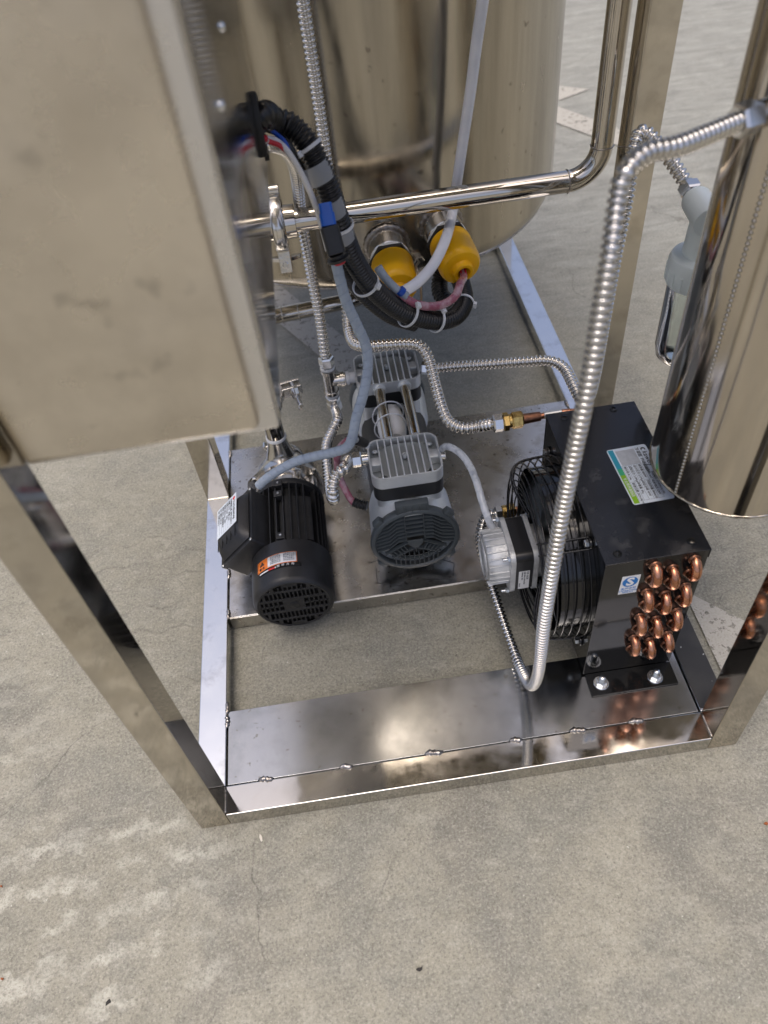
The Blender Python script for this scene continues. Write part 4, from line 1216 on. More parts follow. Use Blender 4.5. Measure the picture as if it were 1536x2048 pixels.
prism('head_flange', fl, 0, 0.009, axis_matrix((MC.x, 0.646, MC.z), (0, 1, 0)), 'steel_cast', pump, 0.001)
lathe('volute', [(0.070, 0), (0.070, 0.008), (0.066, 0.018), (0.063, 0.034), (0.056, 0.046), (0.040, 0.054), (0.026, 0.057), (0.022, 0.075), (0, 0.075)], (MC.x, 0.655, MC.z), (0, 1, 0), 'steel_cast', pump, 56)
for a0 in (35, 145, 215, 325):
    a = R(a0)
    p = Vector((MC.x + 0.076 * math.cos(a), 0.6458, MC.z + 0.076 * math.sin(a)))
    hexnut('flange_bolt', p, p + Vector((0, -0.007, 0)), 0.0062, 'steel_nut', pump)
OX, OY = MC.x - 0.003, 0.690
lathe('outlet_neck', [(0.036, 0.0), (0.031, 0.02), (0.0245, 0.042), (0.0205, 0.060), (0.0200, 0.072), (0, 0.072)], (OX, OY, MC.z + 0.035), (0, 0, 1), 'steel_cast', pump, 36)

# ------------------------------------------------------------------ stainless riser above the pump
riser = thing('riser_pipe', 'short vertical stainless pipe rising from the pump behind the cabinet corner', 'pipe', (OX, OY, 0.22))
lathe('pipe', [(0.0188, 0), (0.0188, 0.62)], (OX, OY, 0.224), (0, 0, 1), 'steel_pipe', riser, 36)
lathe('sealing_tape', [(0.0192, 0), (0.0212, 0.001), (0.0208, 0.006), (0.0192, 0.0075)], (OX, OY, 0.2225), (0, 0, 1), 'white_tape', riser, 36)

# ------------------------------------------------------------------ hygienic clamps
def tri_clamp(name, label, c, axis, Rc, ang, group=None, scale=1.0, flip=1):
    """two-piece clamp ring round a pipe; ang: where the wing nut sits (degrees round the axis)"""
    t = thing(name, label, 'pipe clamp', tuple(c), group)
    c = Vector(c); M_ = axis_matrix(c, axis)
    w = 0.0072 * scale
    lathe('ferrule', [(0.019 * scale, -0.020 * scale), (0.0195 * scale, -0.008 * scale), (Rc * 0.90, -0.0035 * scale), (Rc * 0.92, 0), (Rc * 0.90, 0.0035 * scale), (0.0195 * scale, 0.008 * scale), (0.019 * scale, 0.020 * scale)], c, axis, 'steel_pipe', t, 40)
    lathe('clamp_ring', [(Rc * 0.86, -w), (Rc + 0.002, -w), (Rc + 0.004, -w * 0.7), (Rc + 0.0045, 0), (Rc + 0.004, w * 0.7), (Rc + 0.002, w), (Rc * 0.86, w)], c, axis, 'steel_cast', t, 48)
    a = R(ang)
    e = Vector((math.cos(a), math.sin(a), 0)); f = Vector((-math.sin(a), math.cos(a), 0)) * flip
    def L(u, v, z): return M_ @ (e * u + f * v + Vector((0, 0, z)))
    LM_ = Matrix.Identity(4)
    X = (M_.to_3x3() @ e); Y = (M_.to_3x3() @ f); Z = (M_.to_3x3() @ Vector((0, 0, 1)))
    def loc(o): return Matrix(((X.x, Y.x, Z.x, o.x), (X.y, Y.y, Z.y, o.y), (X.z, Y.z, Z.z, o.z), (0, 0, 0, 1)))
    for sv in (-1, 1):
        box('clamp_ear', (Rc - 0.002, sv * 0.010 - 0.003, -w), (Rc + 0.026 * scale, sv * 0.010 + 0.003, w), 'steel_cast', t, 0.0012, 2, loc(c))
    cyl('bolt', L(Rc + 0.016 * scale, -0.016, 0), L(Rc + 0.016 * scale, 0.040 * scale, 0), 0.0034 * scale, 'steel_nut', t, 16)
    nut_o = L(Rc + 0.016 * scale, 0.0135, 0)
    lathe('wing_nut', [(0, 0), (0.0068 * scale, 0), (0.0062 * scale, 0.010 * scale), (0.0050 * scale, 0.014 * scale), (0, 0.014 * scale)], nut_o, Y, 'steel_cast', t, 24)
    wp = []
    for s in (1, -1):
        wp += [(s * 0.004 * scale, 0.002 * scale), (s * 0.017 * scale, 0.010 * scale), (s * 0.019 * scale, 0.017 * scale), (s * 0.012 * scale, 0.020 * scale), (s * 0.004 * scale, 0.014 * scale)][::s]
    prism('wing', wp, -0.0022 * scale, 0.0022 * scale, Matrix(((Z.x, Y.x, -X.x, nut_o.x), (Z.y, Y.y, -X.y, nut_o.y), (Z.z, Y.z, -X.z, nut_o.z), (0, 0, 0, 1))), 'steel_cast', t, 0.0006)
    # hinge on the other side
    cyl('hinge', L(-Rc - 0.006 * scale, 0, -w), L(-Rc - 0.006 * scale, 0, w), 0.0065 * scale, 'steel_cast', t, 20)
    return t
tri_clamp('pipe_clamp', 'steel clamp with wing nut round the riser below the cabinet corner', (OX, OY, 0.335), (0, 0, 1), 0.033, 12, 'hygienic pipe clamps', 1.5, -1)
tri_clamp('pipe_clamp', 'steel clamp on the back of the pump head beside the hose', (MC.x, 0.738, MC.z), (0, 1, 0), 0.034, 60, 'hygienic pipe clamps', 1.1)

# ------------------------------------------------------------------ return pipe in front of the tank
PYY, PZZ = 0.792, 0.627
pr = 0.0190
rp_x = 0.846
ret = thing('return_pipe', 'polished stainless pipe crossing the tank and turning up at an elbow', 'pipe', (0.5, PYY, PZZ))
path = [Vector((x, PYY, PZZ)) for x in (0.262, 0.76)]
cyl('straight_pipe', (0.262, PYY, PZZ), (rp_x - 0.056, PYY, PZZ), pr, 'steel_pipe', ret, 40, bev=0.0003)
el = []
for j in range(17):
    a = R(90 * j / 16)
    el.append(Vector((rp_x - 0.056 + 0.056 * math.sin(a), PYY, PZZ + 0.056 - 0.056 * math.cos(a))))
sweep('elbow', el, pr - 0.0001, 'steel_pipe', ret, 36, False)
cyl('riser', (rp_x, PYY, PZZ + 0.056), (rp_x, PYY, 1.5), pr, 'steel_pipe', ret, 40, bev=0.0003)
for c, ax in (((rp_x - 0.056, PYY, PZZ), 'x'), ((rp_x, PYY, PZZ + 0.056), 'z')):
    rp = []
    for k in range(49):
        a = 2 * math.pi * k / 48
        rp.append(Vector((c[0] + (pr * math.cos(a) if ax == 'z' else 0), c[1] + pr * (math.sin(a) if ax == 'z' else math.cos(a)), c[2] + (pr * math.sin(a) if ax == 'x' else 0))))
    sweep('weld_ring', rp, lambda i, k: 0.0014 + 0.0004 * math.sin(i * 2.4), 'weld', ret, 6, False)
cyl('sleeve', (0.292, PYY, PZZ), (0.352, PYY, PZZ), pr + 0.0012, 'steel_pipe', ret, 40, bev=0.001)
for x in (0.298, 0.3535):
    rp = [Vector((x, PYY + (pr + 0.0012) * math.cos(2 * math.pi * k / 48), PZZ + (pr + 0.0012) * math.sin(2 * math.pi * k / 48))) for k in range(49)]
    sweep('bead', rp, 0.0013, 'steel_pipe', ret, 6, False)
tri_clamp('pipe_clamp', 'flat steel clamp band on the return pipe beside the cabinet', (0.276, PYY, PZZ), (1, 0, 0), 0.045, 255, 'hygienic pipe clamps', 1.5)

# drain pipe under the tank
dr = thing('drain_pipe', 'thin dark stainless drain pipe under the tank leading left', 'pipe', (0.42, 1.12, 0.2))
sweep('pipe', fillet([(0.10, 1.10, 0.232), (0.445, 1.112, 0.246), (0.457, 1.324, 0.262), (0.457, 1.324, 0.345)], {1: 0.07, 2: 0.05}, 0.008), 0.0185, 'steel_pipe', dr, 28)
for x in (0.205, 0.222, 0.262):
    rp = [Vector((x, 1.104 + 0.0195 * math.cos(2 * math.pi * k / 40), 0.237 + 0.0195 * math.sin(2 * math.pi * k / 40))) for k in range(41)]
    sweep('bead', rp, 0.0018, 'steel_pipe', dr, 6, False)

# ------------------------------------------------------------------ corrugated stainless hoses
def end_fitting(t, p, d, Rn, Ln, m='steel_nut', name='hose_nut'):
    p = Vector(p); d = Vector(d).normalized()
    n_ = hexnut(name, p, p + d * Ln, Rn, m, t)
    cyl('collar', p + d * Ln * 0.98, p + d * (Ln + 0.006), Rn * 0.72, m, n_, 24)
    return n_
# 1 inlet hose: from the vessel port, down in front, and back up to the condenser
hose1 = thing('steel_hose', 'thick corrugated hose from the vessel hanging in a long loop before the fan', 'hose', (0.58, 0.05, 0.6), 'corrugated stainless hoses')
HD = 0.0195 / 2
pN = p_in + port_dir * 0.030
h1 = [pN + port_dir * 0.030, (0.6860,0.1710,0.9660), (0.6490,0.1550,0.9710), (0.6260,0.1400,0.9640), (0.6190,0.1320,0.9430), (0.6100,0.1090,0.9090), (0.6030,0.0950,0.8560), (0.5960,0.0810,0.7900), (0.5860,0.0690,0.7000), (0.5790,0.0640,0.6010), (0.5720,0.0540,0.4990), (0.5710,0.0560,0.3810), (0.5760,0.0660,0.2700), (0.5820,0.0870,0.1750), (0.5830,0.1110,0.1090), (0.5830,0.1500,0.0710), (0.5810,0.1990,0.0530), (0.5730,0.2730,0.0660), (0.5650,0.3490,0.0920), (0.5610,0.4190,0.1140), (0.5730,0.4560,0.1330), (0.5880,0.4690,0.1390), (0.6020,0.4700,0.1400)]
corrugated('corrugated_tube', h1, HD, 0.0046, 0.0078, 'steel_hose_inlet', hose1, 18, 10, sharp_ridge=3.0)
end_fitting(hose1, pN + port_dir * 0.030, -port_dir, 0.0165, 0.026)
end_fitting(hose1, (0.600, 0.470, 0.140), (1, 0, 0), 0.0138, 0.015)
# 2 intake hose from the air filter to the rear compressor head
HR2 = 0.0112
hose2 = thing('steel_hose', 'corrugated hose from the grey air filter round to the rear compressor head', 'hose', (0.7, 0.6, 0.5), 'corrugated stainless hoses')
h2 = [(0.9040,0.5670,0.7060), (0.8810,0.5880,0.7380), (0.8570,0.6030,0.7640), (0.8390,0.6170,0.7760), (0.8250,0.6040,0.7580), (0.8170,0.5830,0.6920), (0.8070,0.5690,0.6000), (0.8030,0.5650,0.4890), (0.8050,0.5740,0.3630), (0.8020,0.5810,0.3030), (0.7960,0.6020,0.2810), (0.7910,0.6390,0.2870), (0.7850,0.6860,0.2950), (0.7630,0.7120,0.2980), (0.7160,0.7290,0.2920), (0.6490,0.7500,0.2820), (0.5900,0.7710,0.2720), (0.5490,0.7810,0.2670), (0.5310,0.7840,0.2650)]
corrugated('corrugated_tube', h2, HR2, 0.0040, 0.0084, 'steel_hose', hose2, 16, 8, sharp_ridge=2.4)
hexnut('hose_nut', (0.5310,0.7840,0.2650), PRt + Vector((0.006, 0, 0)), 0.0140, 'steel_nut', hose2)
# 3 discharge hose from above the tank to the condenser outlet
hose3 = thing('steel_hose', 'corrugated hose running down the tank and over the compressor to the brass fitting', 'hose', (0.5, 0.6, 0.4), 'corrugated stainless hoses')
h3 = [(0.3770,0.8350,0.9810), (0.3740,0.8380,0.9430), (0.3750,0.8420,0.8670), (0.3760,0.8430,0.7760), (0.3760,0.8430,0.6930), (0.3770,0.8420,0.5910), (0.3770,0.8380,0.4910), (0.3740,0.8200,0.4250), (0.3710,0.7900,0.3930), (0.3760,0.7400,0.3930), (0.3950,0.7110,0.4010), (0.4340,0.6970,0.4070), (0.4760,0.6850,0.4110), (0.4990,0.6730,0.4090), (0.5100,0.6480,0.3950), (0.5130,0.6120,0.3740), (0.5170,0.5680,0.3520), (0.5250,0.5370,0.3380), (0.5470,0.5190,0.3330), (0.5790,0.5150,0.3350), (0.6010,0.4980,0.3520)]
corrugated('corrugated_tube', h3, HR2, 0.0040, 0.0084, 'steel_hose', hose3, 16, 8, sharp_ridge=2.4)
hexnut('hose_nut', (0.598, CY1 + 0.012, 0.352), (0.6165, CY1 + 0.012, 0.352), 0.0165, 'steel_nut', hose3)
# 4 from the cabinet side down to the tee
hose4 = thing('steel_hose', 'corrugated hose leaving the cabinet side and dropping to the tee fitting', 'hose', (0.3, 0.75, 0.5), 'corrugated stainless hoses')
TEE = Vector((0.3165, 0.790, 0.268))
h4 = [(0.2790, 0.612, 0.826), (0.2920,0.6280,0.8290), (0.3030,0.6650,0.8120), (0.3150,0.7000,0.7870), (0.3220,0.7450,0.7440), (0.3200,0.8000,0.6770), (0.3160,0.8320,0.6060), (0.3160,0.8360,0.5440), (0.3160,0.8320,0.4770), (0.3180,0.8150,0.4030), (TEE.x - .001, TEE.y, TEE.z + 0.062)]
corrugated('corrugated_tube', h4, HR2, 0.0040, 0.0084, 'steel_hose', hose4, 16, 8, sharp_ridge=2.4)
hexnut('hose_nut', TEE + Vector((0, 0, 0.064)), TEE + Vector((0, 0, 0.040)), 0.0160, 'steel_nut', hose4)
lathe('hole_ring', [(0.0118, 0), (0.0160, 0), (0.0155, 0.003), (0.0118, 0.003)], (BX1 + 0.0017, 0.619, 0.828), (1, 0, 0), 'black_rubber', hose4, 28)
# tee fitting
tee = thing('tee_fitting', 'cast stainless tee with white sealing tape beside the rear compressor head', 'pipe fitting', tuple(TEE))
cyl('body', TEE + Vector((0, 0, -0.030)), TEE + Vector((0, 0, 0.030)), 0.0138, 'steel_cast', tee, 32)
cyl('branch', TEE + Vector((0.002, 0, 0)), TEE + Vector((0.034, 0, 0)), 0.0130, 'steel_cast', tee, 32)
lathe('band', [(0.0130, 0), (0.0158, 0.0006), (0.0158, 0.008), (0.0130, 0.009)], TEE + Vector((0.022, 0, 0)), (1, 0, 0), 'steel_cast', tee, 32)
for z0 in (0.024, -0.032):
    lathe('band', [(0.0138, 0), (0.0162, 0.0006), (0.0162, 0.0075), (0.0138, 0.008)], TEE + Vector((0, 0, z0)), (0, 0, 1), 'steel_cast', tee, 32)
for (o, ax, rr) in ((TEE + Vector((0, 0, 0.0325)), (0, 0, 1), 0.0150), (TEE + Vector((0, 0, -0.0405)), (0, 0, 1), 0.0145), (TEE + Vector((0.0345, 0, 0)), (1, 0, 0), 0.0140)):
    lathe('sealing_tape', [(0.008, 0), (rr, 0.0003), (rr + .0006, 0.004), (rr - .0005, 0.0068), (0.008, 0.007)], o, ax, 'white_tape', tee, 28)
cyl('nipple', TEE + Vector((0.041, 0, 0)), PRr + Vector((0.004, 0, 0)), 0.0115, 'white_tape', tee, 24)
hexnut('nipple_nut', TEE + Vector((0, 0, -0.042)), TEE + Vector((0, 0, -0.056)), 0.0150, 'steel_nut', tee)
# 5 from the tee down and back up to the front head
hose5 = thing('steel_hose', 'corrugated hose dipping in a tight loop between pump and front compressor head', 'hose', (0.31, 0.65, 0.1), 'corrugated stainless hoses')
h5 = [TEE + Vector((0.001, 0, -0.078)), (0.3210,0.7090,0.2310), (0.3070,0.6810,0.2260), (0.2930,0.6480,0.2230), (0.2890,0.6060,0.2200), (0.2890,0.5550,0.2140), (0.2910,0.5100,0.2220), (0.2960,0.4710,0.2470), (0.2980,0.4570,0.2750), (0.3010,0.4680,0.2910), (0.3100,0.4840,0.2990), (0.3240,0.4930,0.3010), PF + Vector((-0.038, 0, 0.0005)), PF + Vector((-0.030, 0, 0))]
corrugated('corrugated_tube', h5, HR2, 0.0040, 0.0084, 'steel_hose', hose5, 16, 8, sharp_ridge=2.4)
hexnut('hose_nut', TEE + Vector((0, 0, -0.0565)), TEE + Vector((0.001, 0, -0.080)), 0.0162, 'steel_nut', hose5)
hexnut('hose_nut', PF + Vector((-0.032, 0, 0)), PF + Vector((-0.012, 0, 0)), 0.0150, 'steel_nut', hose5)
cyl('collar', PF + Vector((-0.0125, 0, 0)), PF + Vector((0.004, 0, 0)), 0.0115, 'steel_nut', hose5, 24)

# ------------------------------------------------------------------ wiring harness
har = thing('wiring_harness', 'black corrugated conduit bundle with zip ties drooping from the cabinet to the heaters', 'cable harness', (0.288, 0.541, 0.889))
GR = Vector((0.2896, 0.541, 0.889))
c1 = [GR + Vector((-0.01, 0, 0)), GR + Vector((0.012, 0.004, 0.012)), (0.3090,0.5820,0.8790), (0.3290,0.5840,0.8690), (0.3480,0.5760,0.8480), (0.3620,0.5670,0.8140), (0.3720,0.5640,0.7710), (0.3800,0.5650,0.7200), (0.3930,0.5760,0.6620), (0.4170,0.5940,0.5990), (0.4600,0.6120,0.5360), (0.5140,0.6360,0.4910), (0.5580,0.6630,0.4690), (0.5860,0.7060,0.4620), (0.5950,0.7550,0.4650), (0.5930,0.8130,0.4630), (0.5790,0.8470,0.4530), (0.5660,0.8470,0.4330), (0.5630,0.8210,0.4160), (0.5770,0.7980,0.4090)]
corrugated('conduit', c1, 0.0172, 0.0030, 0.0062, 'black_conduit', har, 20, 6)
c2 = [(0.3740,0.6310,0.6770), (0.3790,0.6350,0.6210), (0.3930,0.6400,0.5790), (0.4170,0.6450,0.5370), (0.4500,0.6520,0.4970), (0.4900,0.6630,0.4680)]
corrugated('conduit', c2, 0.0145, 0.0026, 0.0056, 'black_conduit', har, 18, 6)
# outer loose loops of split conduit near the cabinet
M_ = axis_matrix(GR, (1, 0, 0))
gro = [(0.026 * math.cos(2 * math.pi * k / 36), 0.040 * math.sin(2 * math.pi * k / 36)) for k in range(36)]
prism('grommet', gro, 0.0, 0.007, axis_matrix(GR + Vector((0.0002, 0, 0.002)), (1, 0, 0), (0, 0, 1)), 'black_rubber', har, 0.003)
for pts, r, m in (([GR + Vector((0.008, 0.006, 0.006)), (0.3070,0.5600,0.8740), (0.3200,0.5510,0.8630), (0.3240,0.5480,0.8500)], 0.0030, 'blue_wire'),
                  ([GR + Vector((0.008, -0.006, -0.016)), (0.2980,0.5430,0.8720), (0.3120,0.5410,0.8670), (0.3240,0.5360,0.8530), (0.3350,0.5450,0.8210), (0.3450,0.5480,0.7830), (0.3510,0.5630,0.7370), (0.3550,0.5690,0.6890)], 0.0042, 'white_wire'),
                  ([GR + Vector((0.008, -0.010, -0.010)), (0.2990,0.5390,0.8710), (0.3140,0.5370,0.8640), (0.3230,0.5370,0.8530)], 0.0036, 'red_wire'),
                  ([GR + Vector((0.008, 0.004, 0.0)), (0.3050,0.5790,0.8700), (0.3190,0.5720,0.8610), (0.3280,0.5590,0.8460), (0.3400,0.5620,0.8090)], 0.0048, 'black_conduit'),
                  ([GR + Vector((0.008, 0.004, 0.022)), (0.3000,0.5870,0.8840), (0.3130,0.5930,0.8760)], 0.0062, 'white_wire')):
    sweep('wire', catmull(pts, 0.005), r, m, har, 10)
def band_round(name, px_c, tdir, Rb, width, m, wob=0.0):
    c = Vector(px_c)
    o = lathe(name, [(Rb - 0.0006, -width / 2), (Rb, -width / 2), (Rb + wob, 0), (Rb, width / 2), (Rb - 0.0006, width / 2)], c, tdir, m, har, 28)
    return o
def tdir_at(pts, c):
    p = catmull(pts, 0.004); c = Vector(c)
    i = min(range(len(p)), key=lambda k: (p[k] - c).length)
    return p[i], (p[min(i + 2, len(p) - 1)] - p[max(i - 2, 0)]).normalized()
for px, wd, Rb, off in (((0.3620,0.5670,0.8140), 0.026, 0.0200, (-0.006, -0.004, -0.002)), ((0.3730,0.5590,0.7610), 0.026, 0.0205, (-0.006, -0.004, -0.002)), ((0.3820,0.5650,0.7130), 0.020, 0.0195, (-0.004, -0.002, 0))):
    c, d = tdir_at(c1, px)
    band_round('clear_tape', c + Vector(off), d, Rb, wd, 'clear_tape', 0.0010)
def tie(px, Rb, head_dir, sub=har, pts=c1, off=(0, 0, 0)):
    c, d = tdir_at(pts, px)
    c = c + Vector(off)
    o = lathe('cable_tie', [(Rb - 0.001, -0.0024), (Rb + 0.0006, -0.0024), (Rb + 0.0008, 0), (Rb + 0.0006, 0.0024), (Rb - 0.001, 0.0024)], c, d, 'tie_nylon', sub, 32)
    hd_ = Vector(head_dir); hd_ = (hd_ - d * hd_.dot(d)).normalized()
    M2 = plane_matrix(c + hd_ * (Rb + 0.002), d, hd_.cross(d))
    bm = bmesh.new(); box_bm(bm, (-0.0042, -0.0052, -0.0035), (0.0042, 0.0052, 0.0035), 0.001, 2)
    bmesh.ops.transform(bm, matrix=M2, verts=bm.verts)
    from_bm('tie_head', bm, 'tie_nylon', o)
    return o
tie((0.3520,0.5740,0.8440), 0.0190, (-0.6, -0.6, -0.2))
tie((0.3790,0.5670,0.7280), 0.0195, (-0.4, -0.9, 0))
tie((0.4100,0.5890,0.6150), 0.0225, (0.5, -0.7, 0.5), off=(-0.003, 0.002, -0.006))
tie((0.4730,0.6190,0.5230), 0.0235, (0.2, -0.4, 1.0), off=(0, -0.001, 0.002))
tie((0.5250,0.6420,0.4840), 0.0225, (0.1, -0.4, 1.0), off=(0, -0.001, 0.003))
tie((0.5870,0.7150,0.4630), 0.0185, (1.0, -0.5, -0.2))
# plug connector
def along(name, a, b, w, h, m, bev, mtxup=(0, -1, 0.6), lab=None):
    a, b = Vector(a), Vector(b)
    M2 = axis_matrix(a, b - a, mtxup)
    return prism(name, rrect(w, h, min(w, h) * 0.22, 3), 0, (b - a).length, M2, m, har, bev, label=lab)
k0, k1, k2, k3, k4 = (0.3610,0.5310,0.7800), (0.3620,0.5130,0.7560), (0.3640,0.5100,0.7500), (0.3670,0.4960,0.7220), (0.3690,0.4940,0.7120)
along('blue_connector', k0, k1, 0.0185, 0.016, 'blue_plastic', 0.001)
along('blue_connector_step', Vector(k0).lerp(Vector(k1), 0.45), Vector(k0).lerp(Vector(k1), 1.02), 0.0215, 0.019, 'blue_plastic', 0.001)
along('black_connector', k1, k3, 0.0265, 0.022, 'black_plastic', 0.002)
lathe('connector_flange', [(0, 0), (0.0110, 0), (0.0110, 0.004), (0.0165, 0.005), (0.0165, 0.0085), (0.010, 0.009), (0, 0.009)], k3, Vector(k4) - Vector(k3), 'black_plastic', har, 28)
cyl('red_seal', k4, Vector(k4) + (Vector(k4) - Vector(k3)).normalized() * 0.004, 0.0088, 'red_wire', har, 24)
# spiral wrapped cable to the pump terminal box
s1 = [(0.3640,0.5790,0.6980), (0.3650,0.5660,0.6730), (0.3670,0.5560,0.6440), (0.3720,0.5460,0.6090), (0.3830,0.5390,0.5700), (0.3930,0.5330,0.5310), (0.3910,0.5190,0.4990), (0.3780,0.4970,0.4660), (0.3600,0.4800,0.4300), (0.3490,0.4690,0.4000), (0.3370,0.4670,0.3780), (0.3140,0.4780,0.3600), (0.2820,0.4950,0.3410), (0.2430,0.5070,0.3240), (0.2110,0.5070,0.3100), (0.1830,0.5050,0.2950), (0.1630,0.5070,0.2760)]
spiral_wrapped('spiral_cable', s1, 0.0089, 0.0150, 'spiral_wrap', har, 20, 14, 0.05)
s2 = [(0.3410,0.4760,0.3800), (0.3520,0.4890,0.3710), (0.3620,0.5010,0.3550), (0.3720,0.5150,0.3280)]
spiral_wrapped('spiral_cable', s2, 0.0062, 0.010, 'clear_wrap', har, 14, 8)
cyl('cable_joint', (0.3540,0.4900,0.3690), (0.3680,0.5080,0.3420), 0.0088, 'black_rubber', har, 16)
s3 = [(0.3400,0.4970,0.3650), (0.3230,0.5190,0.3300), (0.3130,0.5240,0.2950), (0.3130,0.5140,0.2590), (0.3210,0.4950,0.2360), (0.3300,0.4810,0.2230), (0.3400,0.4730,0.2200)]
spiral_wrapped('spiral_cable', s3, 0.0068, 0.012, 'pink_wrap', har, 14, 8)
corrugated('conduit', [(0.3320,0.4790,0.2230), (0.3420,0.4730,0.2210), (0.3550,0.4680,0.2190)], 0.0098, 0.002, 0.0048, 'black_conduit', har, 16, 6)
# pink heater cable
hd_in = HOLE_R - SOCK[1][1] * 0.02
s4 = [hd_in, HOLE_R + Vector((0, -0.006, -0.006)), (0.5780,0.6890,0.5200), (0.5630,0.6570,0.5180), (0.5400,0.6410,0.5160), (0.5160,0.6320,0.5210), (0.4920,0.6240,0.5340), (0.4730,0.6210,0.5500), (0.4510,0.6220,0.5710)]
spiral_wrapped('spiral_cable', s4, 0.0076, 0.0150, 'pink_wrap', har, 16, 8)
for dx, dy in ((0.003, 0.002), (-0.003, 0.001), (0.0, -0.003)):
    sweep('wire', catmull([hd_in - SOCK[1][1] * 0.01 + Vector((dx, 0, dy)), HOLE_R + Vector((dx * 1.4, 0, dy)), HOLE_R + Vector((dx, -0.010, -0.006 + dy))], 0.003), 0.0019, 'red_wire', har, 8)
s5 = [(0.4730,0.6200,0.5570), (0.4570,0.6180,0.5740), (0.4410,0.6200,0.5960), (0.4310,0.6260,0.6140)]
spiral_wrapped('spiral_cable', s5, 0.0075, 0.013, 'spiral_wrap', har, 16, 8)
cyl('end_sleeve', (0.4680,0.6140,0.5670), (0.4620,0.6150,0.5740), 0.0082, 'blue_wire', har, 16)

# clear tube from the front head to the fan motor
ft = thing('fan_cable', 'clear spiral wrapped cable arching from the compressor to the fan motor', 'cable', (0.55, 0.45, 0.25))
fp = [(HX1 + 0.002, 0.540, 0.262), (0.5140,0.5000,0.3110), (0.5300,0.4770,0.3180), (0.5430,0.4490,0.3140), (0.5510,0.4180,0.3000), (0.5550,0.3850,0.2820), (0.5600,0.3590,0.2640), (0.5670,0.3520,0.2420)]
spiral_wrapped('sleeve', fp, 0.0068, 0.022, 'clear_wrap', ft, 16, 10, 0.06)

# white hose
wh = tag(sweep('white_hose', catmull([(0.6520,0.8450,0.9470), (0.6480,0.8460,0.9080), (0.6390,0.8500,0.8460), (0.6300,0.8520,0.7790), (0.6180,0.8530,0.7060), (0.6050,0.8520,0.6290), (0.5930,0.8460,0.5670), (0.5630,0.7420,0.5800), (0.5320,0.6860,0.5690), (0.5000,0.6490,0.5630), (0.4750,0.6320,0.5600), (0.4600,0.6330,0.5540)], 0.006), 0.0095, 'white_hose', None, 20), 'milky white plastic hose hanging down the tank past the right yellow cap', 'hose')
# thin steel sensor lead
tag(sweep('sensor_lead', catmull([tuple(tp + Vector((0.004, -0.012, -0.003))), (0.5140,0.7930,0.5030), (0.5160,0.7760,0.4950), (0.5150,0.7490,0.4850), (0.5100,0.7150,0.4810), (0.5020,0.6900,0.4860)], 0.004), 0.0019, 'steel_wire', None, 8), 'thin braided steel sensor lead between the two yellow caps', 'cable')

# ------------------------------------------------------------------ air filter
AF = Vector((0.914, 0.500, 0.0))
af = thing('air_filter', 'pale grey plastic air filter with clear bowl half hidden behind the vessel', 'filter', (AF.x, AF.y, 0.45))
fy = 0.5
lathe('collar', [(0.030, 0), (0.045, 0.002), (0.047, 0.006), (0.047, 0.040), (0.044, 0.047), (0.034, 0.051), (0.028, 0.051)], (AF.x, fy, 0.585), (0, 0, 1), 'grey_plastic', af, 48)
for j in range(20):
    a = 2 * math.pi * j / 20
    bm = bmesh.new(); box_bm(bm, (0.0462, -0.0022, 0.592), (0.0485, 0.0022, 0.614), 0.0006, 1)
    bmesh.ops.transform(bm, matrix=Matrix.Translation((AF.x, fy, 0)) @ Matrix.Rotation(a, 4, 'Z'), verts=bm.verts)
    from_bm('grip_rib', bm, 'grey_plastic', af)
lathe('head', [(0.030, 0), (0.0285, 0.04), (0.0275, 0.078), (0.024, 0.083), (0, 0.083)], (AF.x, fy, 0.634), (0, 0, 1), 'grey_plastic', af, 40)
hp = Vector((0.9040,0.5670,0.7060))
hd2 = (Vector((AF.x - 0.012, fy, 0.700)) - hp)
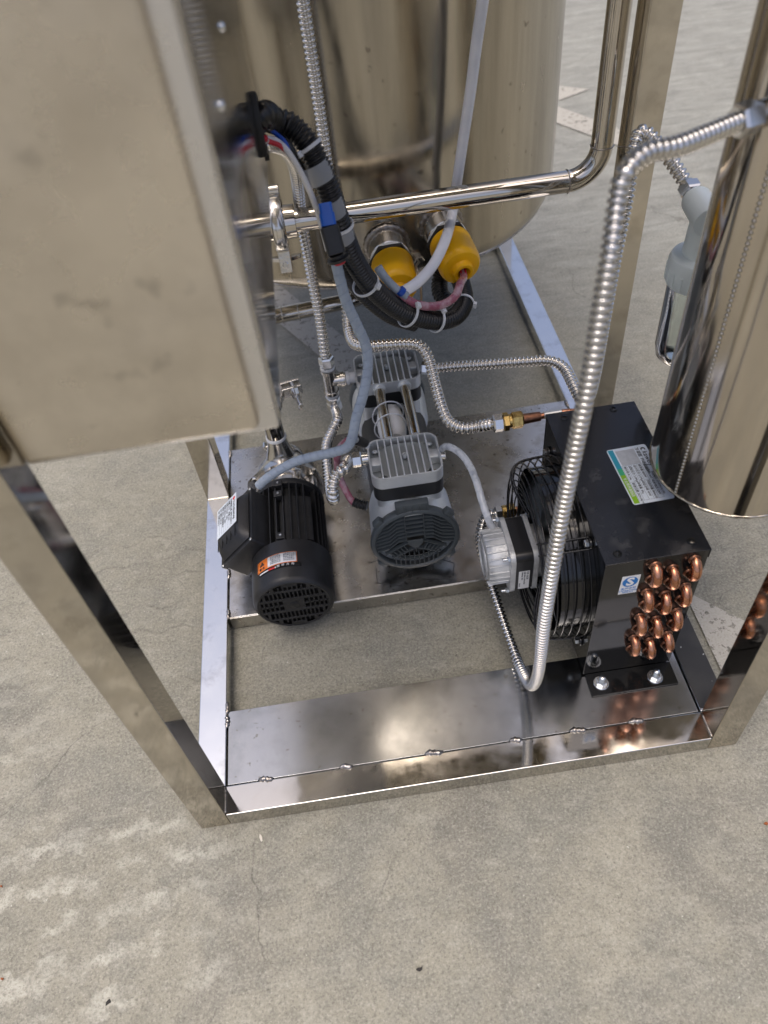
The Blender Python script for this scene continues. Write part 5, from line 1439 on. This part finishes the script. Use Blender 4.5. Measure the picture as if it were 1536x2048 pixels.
lathe('inlet_boss', [(0.0, 0), (0.0205, 0), (0.0215, 0.003), (0.0225, 0.06), (0, 0.06)], hp + hd2.normalized() * 0.030, hd2, 'grey_plastic', af, 32)
end_fitting(hose2, hp - hd2.normalized() * 0.002, hd2, 0.0175, 0.020)
lathe('bowl', [(0.0415, 0.150), (0.0405, 0.03), (0.037, 0.012), (0.028, 0.002), (0, 0.0), (0, 0.003), (0.027, 0.005), (0.0345, 0.014), (0.0378, 0.03), (0.0390, 0.150)], (AF.x, fy, 0.437), (0, 0, 1), 'clear_bowl', af, 48)

# ------------------------------------------------------------------ litter on the concrete
def chip(name, label, cat, p, m, pts, h=0.003, rot=0.0):
    o = prism(name, pts, 0.0004, h, Matrix.Translation((p[0], p[1], 0)) @ Matrix.Rotation(rot, 4, 'Z'), m, None, 0.0004)
    return tag(o, label, cat)
chip('dry_leaf', 'tiny orange dry leaf scrap at the right edge of the picture', 'leaf', (0.9040,-0.1320,0.0000), 'leaf_orange', [(-.003, 0), (0, .002), (.003, .002), (.004, -.001), (.001, -.003)])
chip('dry_leaf', 'tiny orange dry leaf scrap at the left edge, lower', 'leaf', (-0.2990,-0.1790,0.0000), 'leaf_orange', [(-.002, 0), (0, .002), (.003, .001), (.002, -.002)])
chip('dry_leaf', 'tiny orange dry leaf scrap at the left edge, upper', 'leaf', (-0.3280,-0.0420,0.0000), 'leaf_orange', [(-.002, 0), (0, .002), (.002, .001), (.002, -.002)])
chip('dirt_crumb', 'dark dirt crumb on the concrete below the frame centre', 'dirt', (0.3300,-0.2550,0.0000), 'debris_dark', [(-.005, 0), (-.002, .002), (.002, .0015), (.005, .003), (.004, -.001), (0, -.003)], 0.004)
chip('dirt_crumb', 'dark dirt crumb on the concrete at bottom left', 'dirt', (-0.1310,-0.2330,0.0000), 'debris_dark', [(-.004, -.002), (-.002, .002), (.004, .003), (.004, -.002)], 0.003, 0.5)
chip('wood_splinter', 'pale splinter lying just in front of the front rail', 'splinter', (0.1000,-0.0300,0.0000), 'debris_pale', [(-.0015, -.006), (.0015, -.006), (.0022, .002), (0, .007), (-.002, .002)], 0.002, 0.25)
